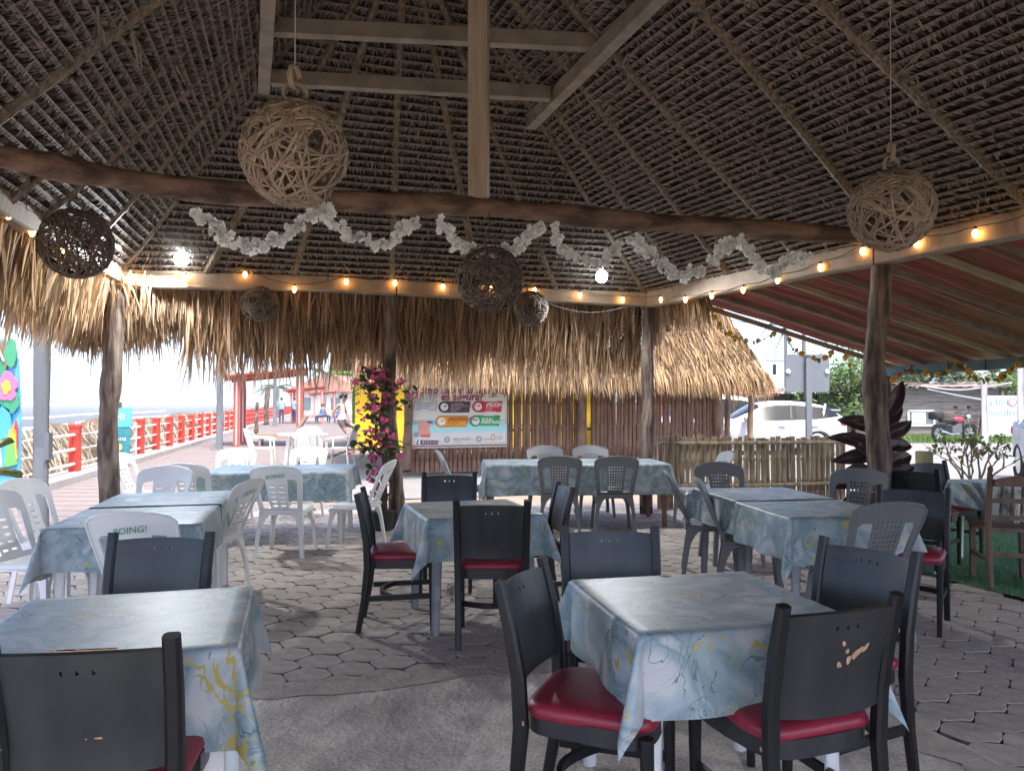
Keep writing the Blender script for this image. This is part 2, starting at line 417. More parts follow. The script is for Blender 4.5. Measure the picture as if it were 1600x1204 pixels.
# boardwalk with kerb and joints
bw = sheet('boardwalk', [(RAILX(1.6) - .3, 1.6), (-4.9, 1.6), (-4.9, 13), (-4.75, 20), (RAILX(160) + 30, 160), (RAILX(160) - .3, 160)], .0, M['walk'])
mb = MB()
for Y in range(4, 60):
    for q in (0, .5):
        y = Y + q
        mb.box(((RAILX(y) - 4.9) / 2 - .2 * 0, y, .003), (abs(RAILX(y) + 4.9) + (0 if y < 14 else (y - 14) * .1), .018, .004), 0)
setp(mb.build('boardwalk_joint', M['joint'], bw), kind='stuff')
mb = MB()
for i in range(36):
    y0, y1 = 5 + 3.2 * i, 5 + 3.2 * i + 3.17
    mb.bar((RAILX(y0) + .05, y0, .06), (RAILX(y1) + .05, y1, .06), .55, .12)
setp(mb.build('boardwalk_kerb', M['kerb']), kind='structure')

# road, verge
sheet('road', [(4.4, 12.2), (60, 4), (60, 27.3), (-1, 27.3), (-1, 21), (4.9, 20)], -.03, M['road'])
sheet('sunlit_yard', [(-4.9, 10.6), (2.2, 12.6), (60, -10), (60, 8), (5.6, 13), (5.6, 21.5), (-4.76, 22)], -.035, M['road'])
sheet('grass_verge', [(8, 27.3), (70, 27.3), (70, 34), (8, 34)], -.02, M['grass'])
mb = MB()
for i in range(5000):
    x, y = R.uniform(9, 32), R.uniform(27.4, 31.5); h = R.uniform(.05, .22) ; a = R.uniform(0, 3.14)
    dx, dy = math.cos(a) * .03, math.sin(a) * .03
    mb.add([(x - dx, y - dy, -.02), (x + dx, y + dy, -.02), (x + R.uniform(-.06, .06), y + R.uniform(-.06, .06), h)], [(0, 1, 2)])
setp(mb.build('verge_grass', leafy('grass_blade', (.13, .22, .05), (.16, .26, .05), .4)), kind='stuff')

# ------------------------------------------------------------------ paved floor
slab_poly = [(-3.4, 3.2), (-1.28, 3.76), (-.55, 3.95), (0, 4.12), (.62, 4.2), (1.25, 4.02), (1.66, 3.55), (1.80, 3.15), (1.87, 2.85), (2.15, 1.6), (2.3, -3), (-3.4, -3)]
def inside(p, poly):
    c = False; j = len(poly) - 1
    for i in range(len(poly)):
        (xi, yi), (xj, yj) = poly[i], poly[j]
        if (yi > p[1]) != (yj > p[1]) and p[0] < (xj - xi) * (p[1] - yi) / (yj - yi) + xi: c = not c
        j = i
    return c
TURF = [(3.36, 6.35), (3.66, 5.49), (4.6, 3.9), (7, 1), (12, 1), (9.5, 12.0), (5.6, 11.1), (4.6, 9.9), (3.5, 7.6)]
floor = sheet('paved_floor', [(-4.9, -3), (9, -3), (9, 8), (5.2, 11.2), (2.1, 10.7), (-4.9, 10.9)], -.022, M['joint'])
W, Hh = .268, .212
def paver_mesh(nm, dz=0):
    mb = MB(); hw, hh = W / 2 - .005, Hh / 2 - .005
    b = .012
    out = [(-hw, 0), (-hw * .75, hh * .62), (-hw * .5, hh * .98), (-.1 * hw, hh * 1.05), (hw * .28, hh * .93), (hw * .5, hh * .9), (hw * .76, hh * .55),
           (hw, 0), (hw * .75, -hh * .62), (hw * .5, -hh * .98), (.1 * hw, -hh * .93), (-hw * .28, -hh * 1.05), (-hw * .5, -hh), (-hw * .76, -hh * .55)]
    n = len(out)
    vs = [V((x * .975, y * .975, dz)) for x, y in out] + [V((x, y, dz - .0035)) for x, y in out] + [V((x, y, -.021)) for x, y in out]
    fs = [tuple(range(n - 1, -1, -1))] + [(i, (i + 1) % n, n + (i + 1) % n, n + i) for i in range(n)] + [(n + i, n + (i + 1) % n, 2 * n + (i + 1) % n, 2 * n + i) for i in range(n)]
    mb.add(vs, [f[::-1] for f in fs]); mb.m = [0] + [0] * n + [1] * n; return mb
cells = []
for ci in range(-26, 36):
    for rj in range(-4, 60):
        x = ci * W * .757; y = 3 + rj * Hh + (Hh / 2 if ci % 2 else 0)
        x, y = x + .04 * (y - 5), y - .05 * x
        if not (-5 < x < 8.3 and .9 < y < 10.8): continue
        if inside((x, y), slab_poly) or inside((x, y), TURF): continue
        if abs(x) > y * .72 + .3: continue
        if y > 10.6 + .2 * x and x < 2: continue
        cells.append((y, x))
cells.sort()
# the ones that show largest and are not hidden by tables first
pm = [paver_mesh('p', d).mesh('paver', [M['paver'], M['pavedge']]) for d in (0, -.003, -.005)]
rest = MB(); npv = 0
for y, x in cells:
    rz = R.uniform(-.025, .025); tilt = (R.uniform(-.006, .006), R.uniform(-.006, .006), rz - .04)
    if npv < 290:
        link('paver', R.choice(pm), floor, loc=(x, y, 0), rot=tilt); npv += 1
    else:
        q = paver_mesh('p', R.choice((0, -.002, -.004))); E = Euler(tilt).to_matrix()
        rest.add([E @ V(v) + V((x, y, 0)) for v in q.v], q.f); rest.m[-len(q.f):] = q.m
setp(rest.build('paver_field', [M['paver'], M['pavedge']], floor), kind='stuff')

# concrete slab, slightly uneven, with a paler rim
mb = MB()
def slab_fn(u, v):
    x = -3.4 + 5.8 * u; y = -1 + 5.4 * v
    return (x, y, .012)
bm = bmesh.new()
vs = [bm.verts.new((x, y, .016)) for x, y in slab_poly]; bm.faces.new(vs)
r = bmesh.ops.extrude_face_region(bm, geom=list(bm.faces)); 
for e in r['geom']:
    if isinstance(e, bmesh.types.BMVert): e.co.z = -.03
bmesh.ops.recalc_face_normals(bm, faces=bm.faces)
me = bpy.data.meshes.new('concrete_slab'); bm.to_mesh(me); bm.free(); me.materials.append(M['concrete'])
slab = link('concrete_slab', me); setp(slab, kind='structure')
mb = MB(); rim = []
for i in range(9):
    a, b2 = V((*slab_poly[i], 0)), V((*slab_poly[i + 1], 0))
    n = max(2, int((b2 - a).length / .12))
    for k in range(n): rim.append(a.lerp(b2, k / n))
L_, Rr = [], []
for i, p in enumerate(rim):
    d = (rim[min(i + 1, len(rim) - 1)] - rim[max(i - 1, 0)]).normalized(); nrm = V((-d.y, d.x, 0))
    L_.append(p + nrm * (.045 + R.uniform(-.03, .035))); Rr.append(p - nrm * (.16 + R.uniform(-.05, .05)))
vv = [V((p.x, p.y, .006)) for p in L_] + [V((p.x, p.y, .026)) for p in rim] + [V((p.x, p.y, .020)) for p in Rr]
n = len(rim)
mb.add(vv, [(i, i + 1, n + i + 1, n + i) for i in range(n - 1)] + [(n + i, n + i + 1, 2 * n + i + 1, 2 * n + i) for i in range(n - 1)])
mb.build('slab_edge', M['lip'], slab)
# artificial turf
tf = sheet('artificial_turf', TURF, .004, M['turf'])
mb = MB()
for i in range(9000):
    y = R.uniform(3.8, 9.5); x = R.uniform(3.2, 6.4)
    if not inside((x, y), TURF): continue
    a = R.uniform(0, 3.14); dx, dy = math.cos(a) * .006, math.sin(a) * .006
    mb.add([(x - dx, y - dy, .004), (x + dx, y + dy, .004), (x + R.uniform(-.01, .01), y + R.uniform(-.01, .01), R.uniform(.018, .034))], [(0, 1, 2)])
setp(mb.build('turf_blades', leafy('turf_blade', (.06, .24, .05), (.08, .3, .05), .35), tf), kind='stuff')

# ================================================================== PALAPA
RL, RR = V((-3.97, 7.7, 2.74)), V((1.74, 9.75, 2.80))
R0 = V((-.91, 6.1, 5.52))
vd = V((.342, -.94, 0)); ud = V((.94, .342, 0))
def eL(Y): return V((-3.97 + .24 * (7.7 - Y), Y, 2.74))
def eR(Y): return V((1.74 + .475 * (9.75 - Y), Y, 2.80))
def rg(Y): return V((-.91 + .362 * (6.1 - Y), Y, 5.52))
FL, FR, R1 = eL(-.2), eR(-.9), rg(2.2)  # unseen front end of the roof, shaped to let sky light onto the foreground
pal = thing('palapa', 'large open sided palm thatched shelter on rough log posts', 'palapa', (-1, 6, 0))
def part(mb, name, m, smooth=False, parent=pal): return mb.build(name, m, parent, True, smooth)

PATCH = {'rear': (RL, RR, R0, R0), 'left': (FL, RL, R1, R0), 'right': (RR, FR, R0, R1), 'front': (FR, FL, R1, R1)}
def bil(P, s, t): return P[0].lerp(P[1], s).lerp(P[2].lerp(P[3], s), t)
CEN = V((0, 5, 2))
for nm, P in PATCH.items():
    slope = ((P[2] + P[3]) / 2 - (P[0] + P[1]) / 2)
    # backing sheet above; the right slope ends at its beam, where the awning begins
    LO = -.035 if nm == 'right' else -.15
    n0 = (P[1] - P[0]).cross(slope).normalized()
    if n0.z < 0: n0 = -n0
    mb = MB(); mb.grid(lambda u, v: bil(P, u, LO + (1 - LO) * v) + n0 * .07, 12, 8, thick=.05)
    part(mb, 'packed_thatch', M['backing'])
    if nm == 'front': continue
    sl_len = slope.length; n = int(sl_len / .078)
    for k in range(-2, n):
        t = (k + .3) / n
        if t < max(-.16, LO): continue
        a, b = bil(P, 0, t), bil(P, 1, t)
        # hip ends grow outward below the eave
        ln = (b - a).length
        if ln < .12: continue
        al = (b - a).normalized(); dn = -(slope - al * slope.dot(al)).normalized()
        inn = -n0
        mb = MB(); x = R.uniform(0, .03); sag = R.uniform(-.006, .006)
        flip = R.choice((-1, 1))
        rib = [a + al * (ln * j / 24) + dn * (.004 * math.sin(ln * j / 24 * 3 + k) + sag * math.sin(ln * j / 24 * .9 + k * 2) - .004) + inn * (.048 + R.uniform(-.004, .006)) for j in range(25)]
        if max(q.y for q in rib) > .3: mb.tube(rib, .0065, 4, 1)
        while x < ln:
            p = a + al * x
            if p.y > .3 and p.y < 10.5 and not (nm == 'right' and p.x > p.y * .78 + 1.2):
                wob = .004 * math.sin(x * 3 + k) + sag * math.sin(x * .9 + k * 2)
                q = p + dn * wob + inn * R.uniform(.035, .05)
                L1 = R.uniform(.060, .095); sk = flip * R.uniform(.1, .45) + R.gauss(0, .12)
                if R.random() < .015: sk += R.uniform(-1.2, 1.2); L1 *= 1.3
                d = (dn + al * sk).normalized()
                wdt = R.uniform(.006, .0115)
                tip = q + d * L1 - inn * R.uniform(.005, .06)
                if R.random() < .015: tip += inn * R.uniform(.03, .09)
                md = q.lerp(tip, .5) + inn * .006
                sdv = al * wdt
                tw = inn * R.uniform(-.012, .012)
                mb.add([q - sdv * .7 + tw, q + sdv * .7 - tw, md + sdv + tw, md - sdv - tw, tip + sdv * .3, tip - sdv * .3], [(0, 1, 2, 3), (3, 2, 4, 5)])
                # folded over the rib
                f0 = q + inn * .014
                mb.add([f0 - sdv * .5 - dn * .012, f0 + sdv * .4 - dn * .012, f0 + sdv * .9 + al * flip * .012 + dn * .018, f0 - sdv * .1 + al * flip * .012 + dn * .018], [(0, 1, 2, 3)], 1)
            x += R.uniform(.011, .019)
        if mb.v:
            part(mb, 'thatch_course', [M['thatch'], M['rib']])

mb = MB()
for nm in ('rear', 'left', 'right'):
    P = PATCH[nm]; sl = ((P[2] + P[3]) / 2 - (P[0] + P[1]) / 2).normalized(); al = (P[1] - P[0]).normalized(); nn = al.cross(sl).normalized()
    if nn.z > 0: nn = -nn
    for i in range(70 if nm == 'rear' else 200):
        p = bil(P, R.random(), R.uniform(0, .95)) + nn * .05
        if p.y < .8: continue
        for k in range(R.choice((1, 2, 4))):
            d = (nn * R.uniform(.15, .9) + al * R.gauss(0, .7) - sl * R.uniform(-.3, .8)).normalized(); L0 = R.uniform(.07, .22); w_ = al.cross(d).normalized() * R.uniform(.004, .011)
            mb.add([p - w_, p + w_, p + d * L0 + V((0, 0, -.25 * L0))], [(0, 1, 2)])
setp(part(mb, 'loose_frond', M['rib']), kind='stuff')
# rafters: bamboo, with nodes
def bamboo_tube(mb, a, b, r, r2=None, n=8, node=.33, bend=.012):
    a, b = V(a), V(b); ln = (b - a).length; k = max(2, int(ln / node)); r2 = r2 or r
    pts, rs = [], []
    x, y = frame(b - a); ph = R.uniform(0, 6)
    for i in range(k + 1):
        t = i / k; rr = r + (r2 - r) * t
        c = a.lerp(b, t) + (x * math.sin(t * 5 + ph) + y * math.cos(t * 4 + ph)) * bend * ln * .25
        d = (b - a).normalized()
        if 0 < i < k:
            pts += [c - d * .022, c - d * .006, c + d * .008, c + d * .024]; rs += [rr * .97, rr * 1.12, rr * 1.14, rr * .95]
        else: pts.append(c); rs.append(rr)
    mb.tube(pts, rs, n)
def rafter(a, b, over, r=.042):
    d = (b - a).normalized()
    if isinstance(over, float): s = a - d * over
    mb = MB(); bamboo_tube(mb, s - V((0, 0, .03)), b - V((0, 0, .06)), r, r * .85)
    part(mb, 'rafter', M['bamboo'], True)
rafter(RL, R0, .65, .043); rafter(RR, R0, .75, .043)
for Y, T in ((4.15, 4.9), (4.97, 5.6), (5.5, 6.05), (6.55, 6.1), (3.2, 3.8)): rafter(eL(Y), rg(min(T, 6.1)), .5, .048)
for Y, T in ((9.05, 6.1), (8.35, 5.75), (7.45, 5.4), (6.55, 4.45), (5.5, 4.1), (4.5, 3.2), (3.5, 2.9)): rafter(eR(Y), rg(min(T, 6.1)), .12, .046)
for px in (318, 458, 610, 747, 868):
    s = (px - 180) / (1015 - 180); a = RL.lerp(RR, s)
    # perspective: find s whose projection is px
    lo, hi = 0., 1.
    for _ in range(30):
        m_ = (lo + hi) / 2; q = RL.lerp(RR, m_)
        if 800 + 1200 * q.x / q.y < px: lo = m_
        else: hi = m_
    a = RL.lerp(RR, lo); rafter(a, R0 + ud * R.uniform(-.12, .12), .75, .043)

# eave beams
def beam(a, b, wd, ht, m='beam', name='eave_beam', n=6, wob=.012):
    mb = MB(); a, b = V(a), V(b); x, y = frame(b - a)
    pts = [a.lerp(b, i / n) + V((0, 0, R.uniform(-wob, wob))) for i in range(n + 1)]
    vs = []
    for i, p in enumerate(pts):
        ww, hh = wd * R.uniform(.94, 1.06), ht * R.uniform(.94, 1.06); c = .012
        for (sx, sz) in ((-1, -1), (1, -1), (1, 1), (-1, 1)):
            if sx * sz > 0: vs += [p + x * sx * (ww / 2) + y * sz * (hh / 2 - c), p + x * sx * (ww / 2 - c) + y * sz * hh / 2] if (sx > 0) == False else [p + x * (ww / 2) + y * (hh / 2 - c), p + x * (ww / 2 - c) + y * hh / 2]
            else: vs += [p + x * sx * (ww / 2 - c) + y * sz * hh / 2, p + x * sx * (ww / 2) + y * sz * (hh / 2 - c)]
    # order ring by angle
    ring = []
    for i, p in enumerate(pts):
        seg = vs[i * 8:(i + 1) * 8]; seg.sort(key=lambda q: math.atan2((q - p).dot(y), (q - p).dot(x))); ring += seg
    fs = [(i * 8 + k, i * 8 + (k + 1) % 8, (i + 1) * 8 + (k + 1) % 8, (i + 1) * 8 + k) for i in range(n) for k in range(8)]
    fs += [tuple(range(7, -1, -1)), tuple(n * 8 + k for k in range(8))]
    mb.add(ring, fs); return part(mb, name, M[m], True)
beam(RL - ud * .1 - V((0, 0, .09)), V((-1.33, 8.65, 2.70)), .15, .17)
beam(V((-1.31, 8.657, 2.70)), RR + ud * .06 - V((0, 0, .10)), .15, .17)
beam(eL(7.85) - V((.0, 0, .04)), eL(4.6) - V((0, 0, .04)), .12, .19)
beam(eL(4.58) - V((0, 0, .04)), eL(.1) - V((0, 0, .04)), .12, .19)
beam(eL(7.2) + V((.12, 0, .16)), eL(3.5) + V((.12, 0, .16)), .10, .14, 'collar')
beam(eR(9.85) - V((0, 0, .09)), eR(6.68) - V((0, 0, .10)), .15, .20)
beam(eR(6.66) - V((0, 0, .10)), eR(2.6) - V((0, 0, .07)), .15, .20)
beam(eR(2.58) - V((0, 0, .10)), eR(-.9) - V((0, 0, .10)), .15, .20)
# thin batten hung outside the rear beam
mb = MB(); bamboo_tube(mb, at(150, 440, 8.0), at(600, 452, 9.0), .018); bamboo_tube(mb, at(598, 452, 9.0), at(1010, 468, 10.1), .018)
part(mb, 'batten', M['bamboo'], True)

# round log tie beam, king post
lg = [at(-330, 205, 3.7), at(0, 245, 4.25), at(120, 268, 4.5), at(300, 296, 4.85), at(520, 313, 5.25), at(747, 323, 5.62), at(950, 342, 5.9), at(1120, 354, 6.15), at(1345, 368, 6.55), at(1400, 370, 6.75)]
def smooth_path(pts, k=4):
    out = []
    P = [pts[0]] + list(pts) + [pts[-1]]
    for i in range(1, len(P) - 2):
        for j in range(k):
            t = j / k; a, b, c, d = P[i - 1], P[i], P[i + 1], P[i + 2]
            out.append(.5 * ((2 * b) + (c - a) * t + (2 * a - 5 * b + 4 * c - d) * t * t + (3 * b - a - 3 * c + d) * t ** 3))
    out.append(pts[-1]); return out
pts = smooth_path(lg, 5)
mb = MB(); mb.tube(pts, [.076 + .010 * math.sin(i * .9) + R.uniform(-.005, .005) for i in range(len(pts))], 12)
part(mb, 'tie_log', M['logbeam'], True)
kp = at(748, 323, 5.62)
mb = MB(); mb.box((kp.x, kp.y, (kp.z + .05 + 5.35) / 2), (.142, .12, 5.35 - kp.z - .05), -.12)
part(mb, 'king_post', M['sawn'])
# collar ring of grey boards below the ridge
def hip(t, c): return c.lerp(R0, t)
cl, cr = hip(.575, RL), hip(.575, RR)
vl, vr = V((.325, -.946, 0)), V((.318, -.948, 0))
zc = cl.z - .10
cl = V((cl.x, cl.y, zc)); cr = V((cr.x, cr.y, zc))
mb = MB(); mb.bar(cl - vl * .10, cl + vl * 4.2, .10, .13); part(mb, 'collar_board', M['collar'])
mb = MB(); mb.bar(cr - vr * .10, cr + vr * 5.2, .10, .13); part(mb, 'collar_board', M['collar'])
for k, (s0, s1) in enumerate(((.09, .62), (.82, 1.45), (1.9, 2.85), (3.1, 3.9))):
    mb = MB(); a = cl + vl * s0 + V((0, 0, .13 if k else .02)); b = cr + vr * s1 + V((0, 0, .13 if k else .02))
    if k == 0: a += (b - a).normalized() * .06; b -= (b - a).normalized() * .06
    mb.bar(a, b, .09, .12); part(mb, 'collar_board', M['collar'])

# posts: crooked logs
def crooked(mb, base, top, r0, r1, amp, n=12, seed=0, k=10):
    rr = random.Random(seed); base, top = V(base), V(top); pts, rs = [], []
    for i in range(n + 1):
        t = i / n; o = V((math.sin(t * 5 + seed) * amp, math.cos(t * 4 + seed * 2) * amp, 0)) * math.sin(math.pi * min(1, t * 1.15))
        pts.append(base.lerp(top, t) + o); rs.append((r0 + (r1 - r0) * t) * rr.uniform(.92, 1.10))
    pts = smooth_path(pts, 2); R2 = []
    for i in range(len(pts)): R2.append(rs[min(len(rs) - 1, i // 2)] * rr.uniform(.98, 1.02))
    mb.tube(pts, R2, k)
POSTS = [((-4.03, 7.72, 0), (-4.02, 7.75, 2.60), .098, .090, .045, 3), ((-1.30, 8.66, 0), (-1.40, 8.72, 2.62), .088, .072, .055, 8),
         ((1.70, 9.76, 0), (1.72, 9.78, 2.62), .080, .075, .02, 5), ((3.10, 6.68, 0), (3.24, 6.70, 2.62), .105, .085, .055, 1)]
for b, t, r0, r1, am, sd_ in POSTS:
    mb = MB(); crooked(mb, b, t, r0, r1, am, seed=sd_, k=12); part(mb, 'post', M['post'], True)
for b in (eL(.2), eR(-.3)):
    mb = MB(); crooked(mb, (b.x, b.y, 0), (b.x, b.y, b.z - .2), .1, .09, .03, seed=2); part(mb, 'post', M['post'], True)

# hanging fringe of palm strands round the eaves (uncountable)
def strands(mb, a, b, out, n, slope=-.95, d=(.05, .75), ln=(.5, .9), wd=(.006, .016), down=.75, spread=.13, extra=None, keep=None, mi=1):
    a, b, out = V(a), V(b), V(out).normalized(); al = (b - a).normalized()
    for i in range(n):
        s = R.random(); dd = R.uniform(*d)
        p = a.lerp(b, s) + out * dd + V((0, 0, slope * dd)) + V((0, 0, R.uniform(-.05, .04)))
        if keep and not keep(p): continue
        L0 = R.uniform(*ln) * (extra(s) if extra else 1)
        dr = (out * R.uniform(.1, .75) * (1 - down) * 2 + V((0, 0, -1)) + al * R.gauss(0, spread)).normalized()
        if R.random() < .05: dr = (dr + al * R.gauss(0, .5)).normalized()
        q = p + dr * L0 * .55; tip = q + (dr + V((0, 0, -.5)) + al * R.gauss(0, .08)).normalized() * L0 * .5
        w_ = R.uniform(*wd); sv = (al * math.cos(i) * 1 + out * math.sin(i) * .8).normalized() * w_
        mb.add([p - sv * .7, p + sv * .7, q + sv, q - sv, tip + sv * .15, tip - sv * .15], [(0, 1, 2, 3), (3, 2, 4, 5)])
def shag(s): return .75 + .55 * abs(math.sin(s * 31 + 2 * math.sin(s * 13))) + R.uniform(-.25, .45)
outr = -vd; outl = V((-.97, -.24, 0)); outR = V((.9, .43, 0))
mb = MB()
b0 = V((0, 0, .06))
strands(mb, RL - ud * .5 + b0, RR + ud * .3 + b0, outr, 6200, -.95, (.08, .55), (.20, .42), extra=lambda s: (1.0 if s < .2 else 1.25 if s < .5 else 1.45) * shag(s))
strands(mb, RL - ud * .5 + b0, RR + ud * .3 + b0, outr, 2600, -.95, (.0, .3), (.30, .55), extra=lambda s: 1 + .2 * s)
strands(mb, RL + ud * .6 + b0, RR + ud * .3 + b0, outr, 900, -.95, (.1, .5), (.5, .95), wd=(.008, .02), spread=.2)
strands(mb, eL(8.3) + b0, eL(1.0) + b0, outl, 4600, -.9, (.05, .45), (.28, .58))
strands(mb, RR + b0, eR(9.0) + b0, outR, 500, -.6, (.0, .3), (.25, .45))
strands(mb, eL(7.9) - V((0, 0, .10)), eL(4.4) - V((0, 0, .10)), outl, 420, -.6, (-.02, .12), (.25, .6), spread=.2)
strands(mb, RL + V((-.3, -.25, -.12)), RL + V((.35, .0, -.12)), outr, 50, -.6, (-.16, .0), (.25, .5), spread=.25)
# the hip corner fans outwards
for k in range(6):
    a_ = rad(20 * k + 5)
strands(mb, RL + V((-.25, -.2, .02)), RL + V((.2, .25, .02)), V((-.8, .6, 0)), 900, -.9, (.0, .5), (.25, .5))
setp(part(mb, 'fringe', M['fringe']), kind='stuff')
# packed ridge and hip caps close the joints of the slopes
for a, b in ((RL + (RL - R0) * .27, R0), (RR + (RR - R0) * .08, R0), (R0, R1), (R1, FL + (FL - R1) * .25), (R1, FR)):
    mb = MB(); mb.tube([a + V((0, 0, .16)), a.lerp(b, .5) + V((0, 0, .16)), b + V((0, 0, .16))], .17, 8); part(mb, 'ridge_cap', M['backing'])
# ================================================================== FURNITURE
# ---- black lacquered dining chair with red seat (faces +Y, back at -Y)
def sweep_rect(mb, pts, wx, dy, mi=0):
    """rectangular section swept in the YZ plane, x nearly constant"""
    vs = []
    pts = [V(p) for p in pts]
    for i, p in enumerate(pts):
        d = (pts[min(i + 1, len(pts) - 1)] - pts[max(i - 1, 0)]).normalized(); nrm = V((0, d.z, -d.y)).normalized()
        w_, h_ = (wx[i] if hasattr(wx, '__len__') else wx), (dy[i] if hasattr(dy, '__len__') else dy)
        c = min(w_, h_) * .22
        for sx, sy in ((-1, -1), (1, -1), (1, 1), (-1, 1)):
            a_ = (sx * (w_ / 2 - c), sy * h_ / 2); b_ = (sx * w_ / 2, sy * (h_ / 2 - c))
            o = (a_, b_) if sx * sy < 0 else (b_, a_)
            o = (b_, a_) if (sx, sy) in ((-1, -1), (1, 1)) else (a_, b_)
            for q in o: vs.append(p + V((q[0], 0, 0)) + nrm * q[1])
    n = 8; N = len(pts)
    fs = [(i * n + k, i * n + (k + 1) % n, (i + 1) * n + (k + 1) % n, (i + 1) * n + k) for i in range(N - 1) for k in range(n)]
    fs += [tuple(range(n - 1, -1, -1)), tuple((N - 1) * n + k for k in range(n))]
    mb.add(vs, fs)
def dining_chair(label, group):
    t = thing('dining_chair', label, 'chair', (0, 0, -50), 0, group)
    for s in (-1, 1):
        mb = MB(); sweep_rect(mb, [(s * .190, -.262, 0), (s * .192, -.225, .2), (s * .194, -.205, .40), (s * .197, -.212, .55), (s * .200, -.238, .70), (s * .202, -.274, .845)],
                              [.036, .038, .042, .042, .042, .040], [.034, .040, .046, .044, .040, .032])
        mb.build('back_post', M['black'], t, smooth=True)
    for s in (-1, 1):
        mb = MB(); sweep_rect(mb, [(s * .182, .188, 0), (s * .186, .185, .25), (s * .188, .182, .425)], [.027, .034, .040], [.027, .034, .040])
        mb.build('leg', M['black'], t, smooth=True)
    mb = MB()
    mb.grid(lambda u, v: (.205 * math.copysign(abs(math.cos(2 * math.pi * u)) ** .5, math.cos(2 * math.pi * u)) * (1 - .04 * (math.sin(2 * math.pi * u) < 0)), .205 * math.copysign(abs(math.sin(2 * math.pi * u)) ** .42, math.sin(2 * math.pi * u)) - .005, .385 + .055 * v), 40, 1, thick=.02)
    mb.build('seat_frame', M['slate'], t, smooth=True)
    mb = MB(); mb.superq((0, 0, .452), (.205, .208, .034), .55, .36, 32, 10); mb.build('seat_cushion', M['red'], t, smooth='all')
    for s in (-1, 1):
        mb = MB(); mb.bar((s * .188, -.20, .205), (s * .186, .18, .215), .018, .032); mb.build('stretcher', M['black'], t)
    mb = MB(); pts = [V((-.18 + .36 * i / 8, .02 - .075 * math.sin(math.pi * i / 8) - .08, .212)) for i in range(9)]
    for i in range(8): mb.bar(pts[i], pts[i + 1], .02, .03)
    mb.build('stretcher', M['black'], t)
    mb = MB()
    us = [0, .06, .14, .24, .34, .395, .415, .445, .488, .512, .555, .585, .605, .66, .76, .86, .94, 1.0]
    vs_ = [0, .15, .3, .45, .6, .75, .845, .885, .94, 1.0]
    def bk(u, v):
        i = u * (len(us) - 1); j = v * (len(vs_) - 1); uu = us[round(i)]; vv = vs_[round(j)]
        s = (uu - .5) * 2; z = .515 + .300 * vv; y0 = -.212 - .062 * ((z - .55) / .285) ** 1.3 if z > .55 else -.212 + .008 * 0
        return (s * .184, y0 - .030 * (1 - s * s) + .006, z + .006 * (1 - s * s) * (1 if vv > .9 else (-1 if vv < .1 else 0)))
    hol = {(6, 6), (8, 6), (10, 6)}
    mb.grid(bk, len(us) - 1, len(vs_) - 1, keep=lambda i, j: (i, j) not in {(5, 6), (8, 6), (11, 6)}, thick=-.014)
    mb.build('backrest', M['slate'], t, smooth=True)
    return t
BG = 'black dining chairs with red seats'
dc0 = dining_chair('x', BG)
def face(dx, dy): return math.atan2(-dx, dy)       # rz so that local +Y points along (dx,dy)
def put(proto, first, back, f, label, off=.235):
    """back = where the top of the chair's back stands; f = facing direction"""
    d = V((f[0], f[1], 0)).normalized(); c = V((back[0], back[1], 0)) + d * off; rz = face(d.x, d.y)
    if first: proto.location = c; proto.rotation_euler = (0, 0, rz); proto['label'] = label; return proto
    return dup(proto, c, rz, label)
c1 = put(dc0, True, (-1.02, 1.86), (-.14, 1), 'black chair with red seat and chipped top rail, in the front left corner')
c2 = put(dc0, False, (-1.50, 3.27), (.06, -1), 'black chair facing the camera behind the nearest left table, in front of white chair')
c3 = put(dc0, False, (.44, 3.44), (-.03, -1), 'black chair facing the camera at the far side of the nearest right table')
c4 = put(dc0, False, (1.37, 3.02), (-.86, -.5), 'black chair with glossy bluish back at the right side of the nearest right table')
c5 = put(dc0, False, (.07, 2.58), (.93, -.36), 'black chair with red seat at the left side of the nearest right table')
c6 = put(dc0, False, (.92, 2.22), (-.34, .94), 'black chair with big scratch of bare wood on its back, red seat, front right')
c7 = put(dc0, False, (-.115, 4.42), (-.03, 1), 'black chair with its back to the camera at the small centre table')
c8 = put(dc0, False, (-.93, 4.90), (1, .10), 'black chair seen side on at the left of the small centre table, red seat')
c9 = put(dc0, False, (.33, 5.30), (-1, -.18), 'black chair with pale glossy back at the right of the small centre table')
c10 = put(dc0, False, (-.50, 6.12), (.02, -1), 'black chair facing the camera behind the small centre table')
c11 = put(dc0, False, (2.64, 5.08), (-.55, -.83), 'black chair between the long right table and the green turf')
c12 = put(dc0, False, (3.42, 6.55), (.78, .62), 'black chair with red seat standing on the green turf beside the wooden chair')
c13 = put(dc0, False, (3.98, 7.35), (.2, -1), 'black chair almost hidden behind the chair on the turf')
def chips(chair, lst):
    bkm = None
    mb = MB()
    for x, z, wx, wz, ang in lst:
        s = x / .186; y0 = -.212 - .062 * (max(0, (z - .55)) / .285) ** 1.3 - .030 * (1 - s * s) + .006 - .0158
        n = 9; vs = []
        for k in range(n):
            a = 2 * math.pi * k / n; rr = R.uniform(.6, 1.15); px, pz = math.cos(a) * wx * rr, math.sin(a) * wz * rr
            vs.append((x + px * math.cos(ang) - pz * math.sin(ang), y0 - .0005, z + px * math.sin(ang) + pz * math.cos(ang)))
        mb.add(vs, [tuple(range(n))])
    setp(mb.build('paint_chip', M['chip'], chair), kind='stuff')
chips(c6, [(-.005, .725, .008, .008, 0), (.012, .700, .008, .007, .6), (.052, .690, .038, .009, .5), (.022, .674, .016, .007, 1.1), (-.010, .662, .010, .009, 0), (.08, .70, .02, .006, .7)])
chips(c1, [(.035, .605, .012, .003, 0), (.008, .604, .003, .003, 0)])
mb = MB()
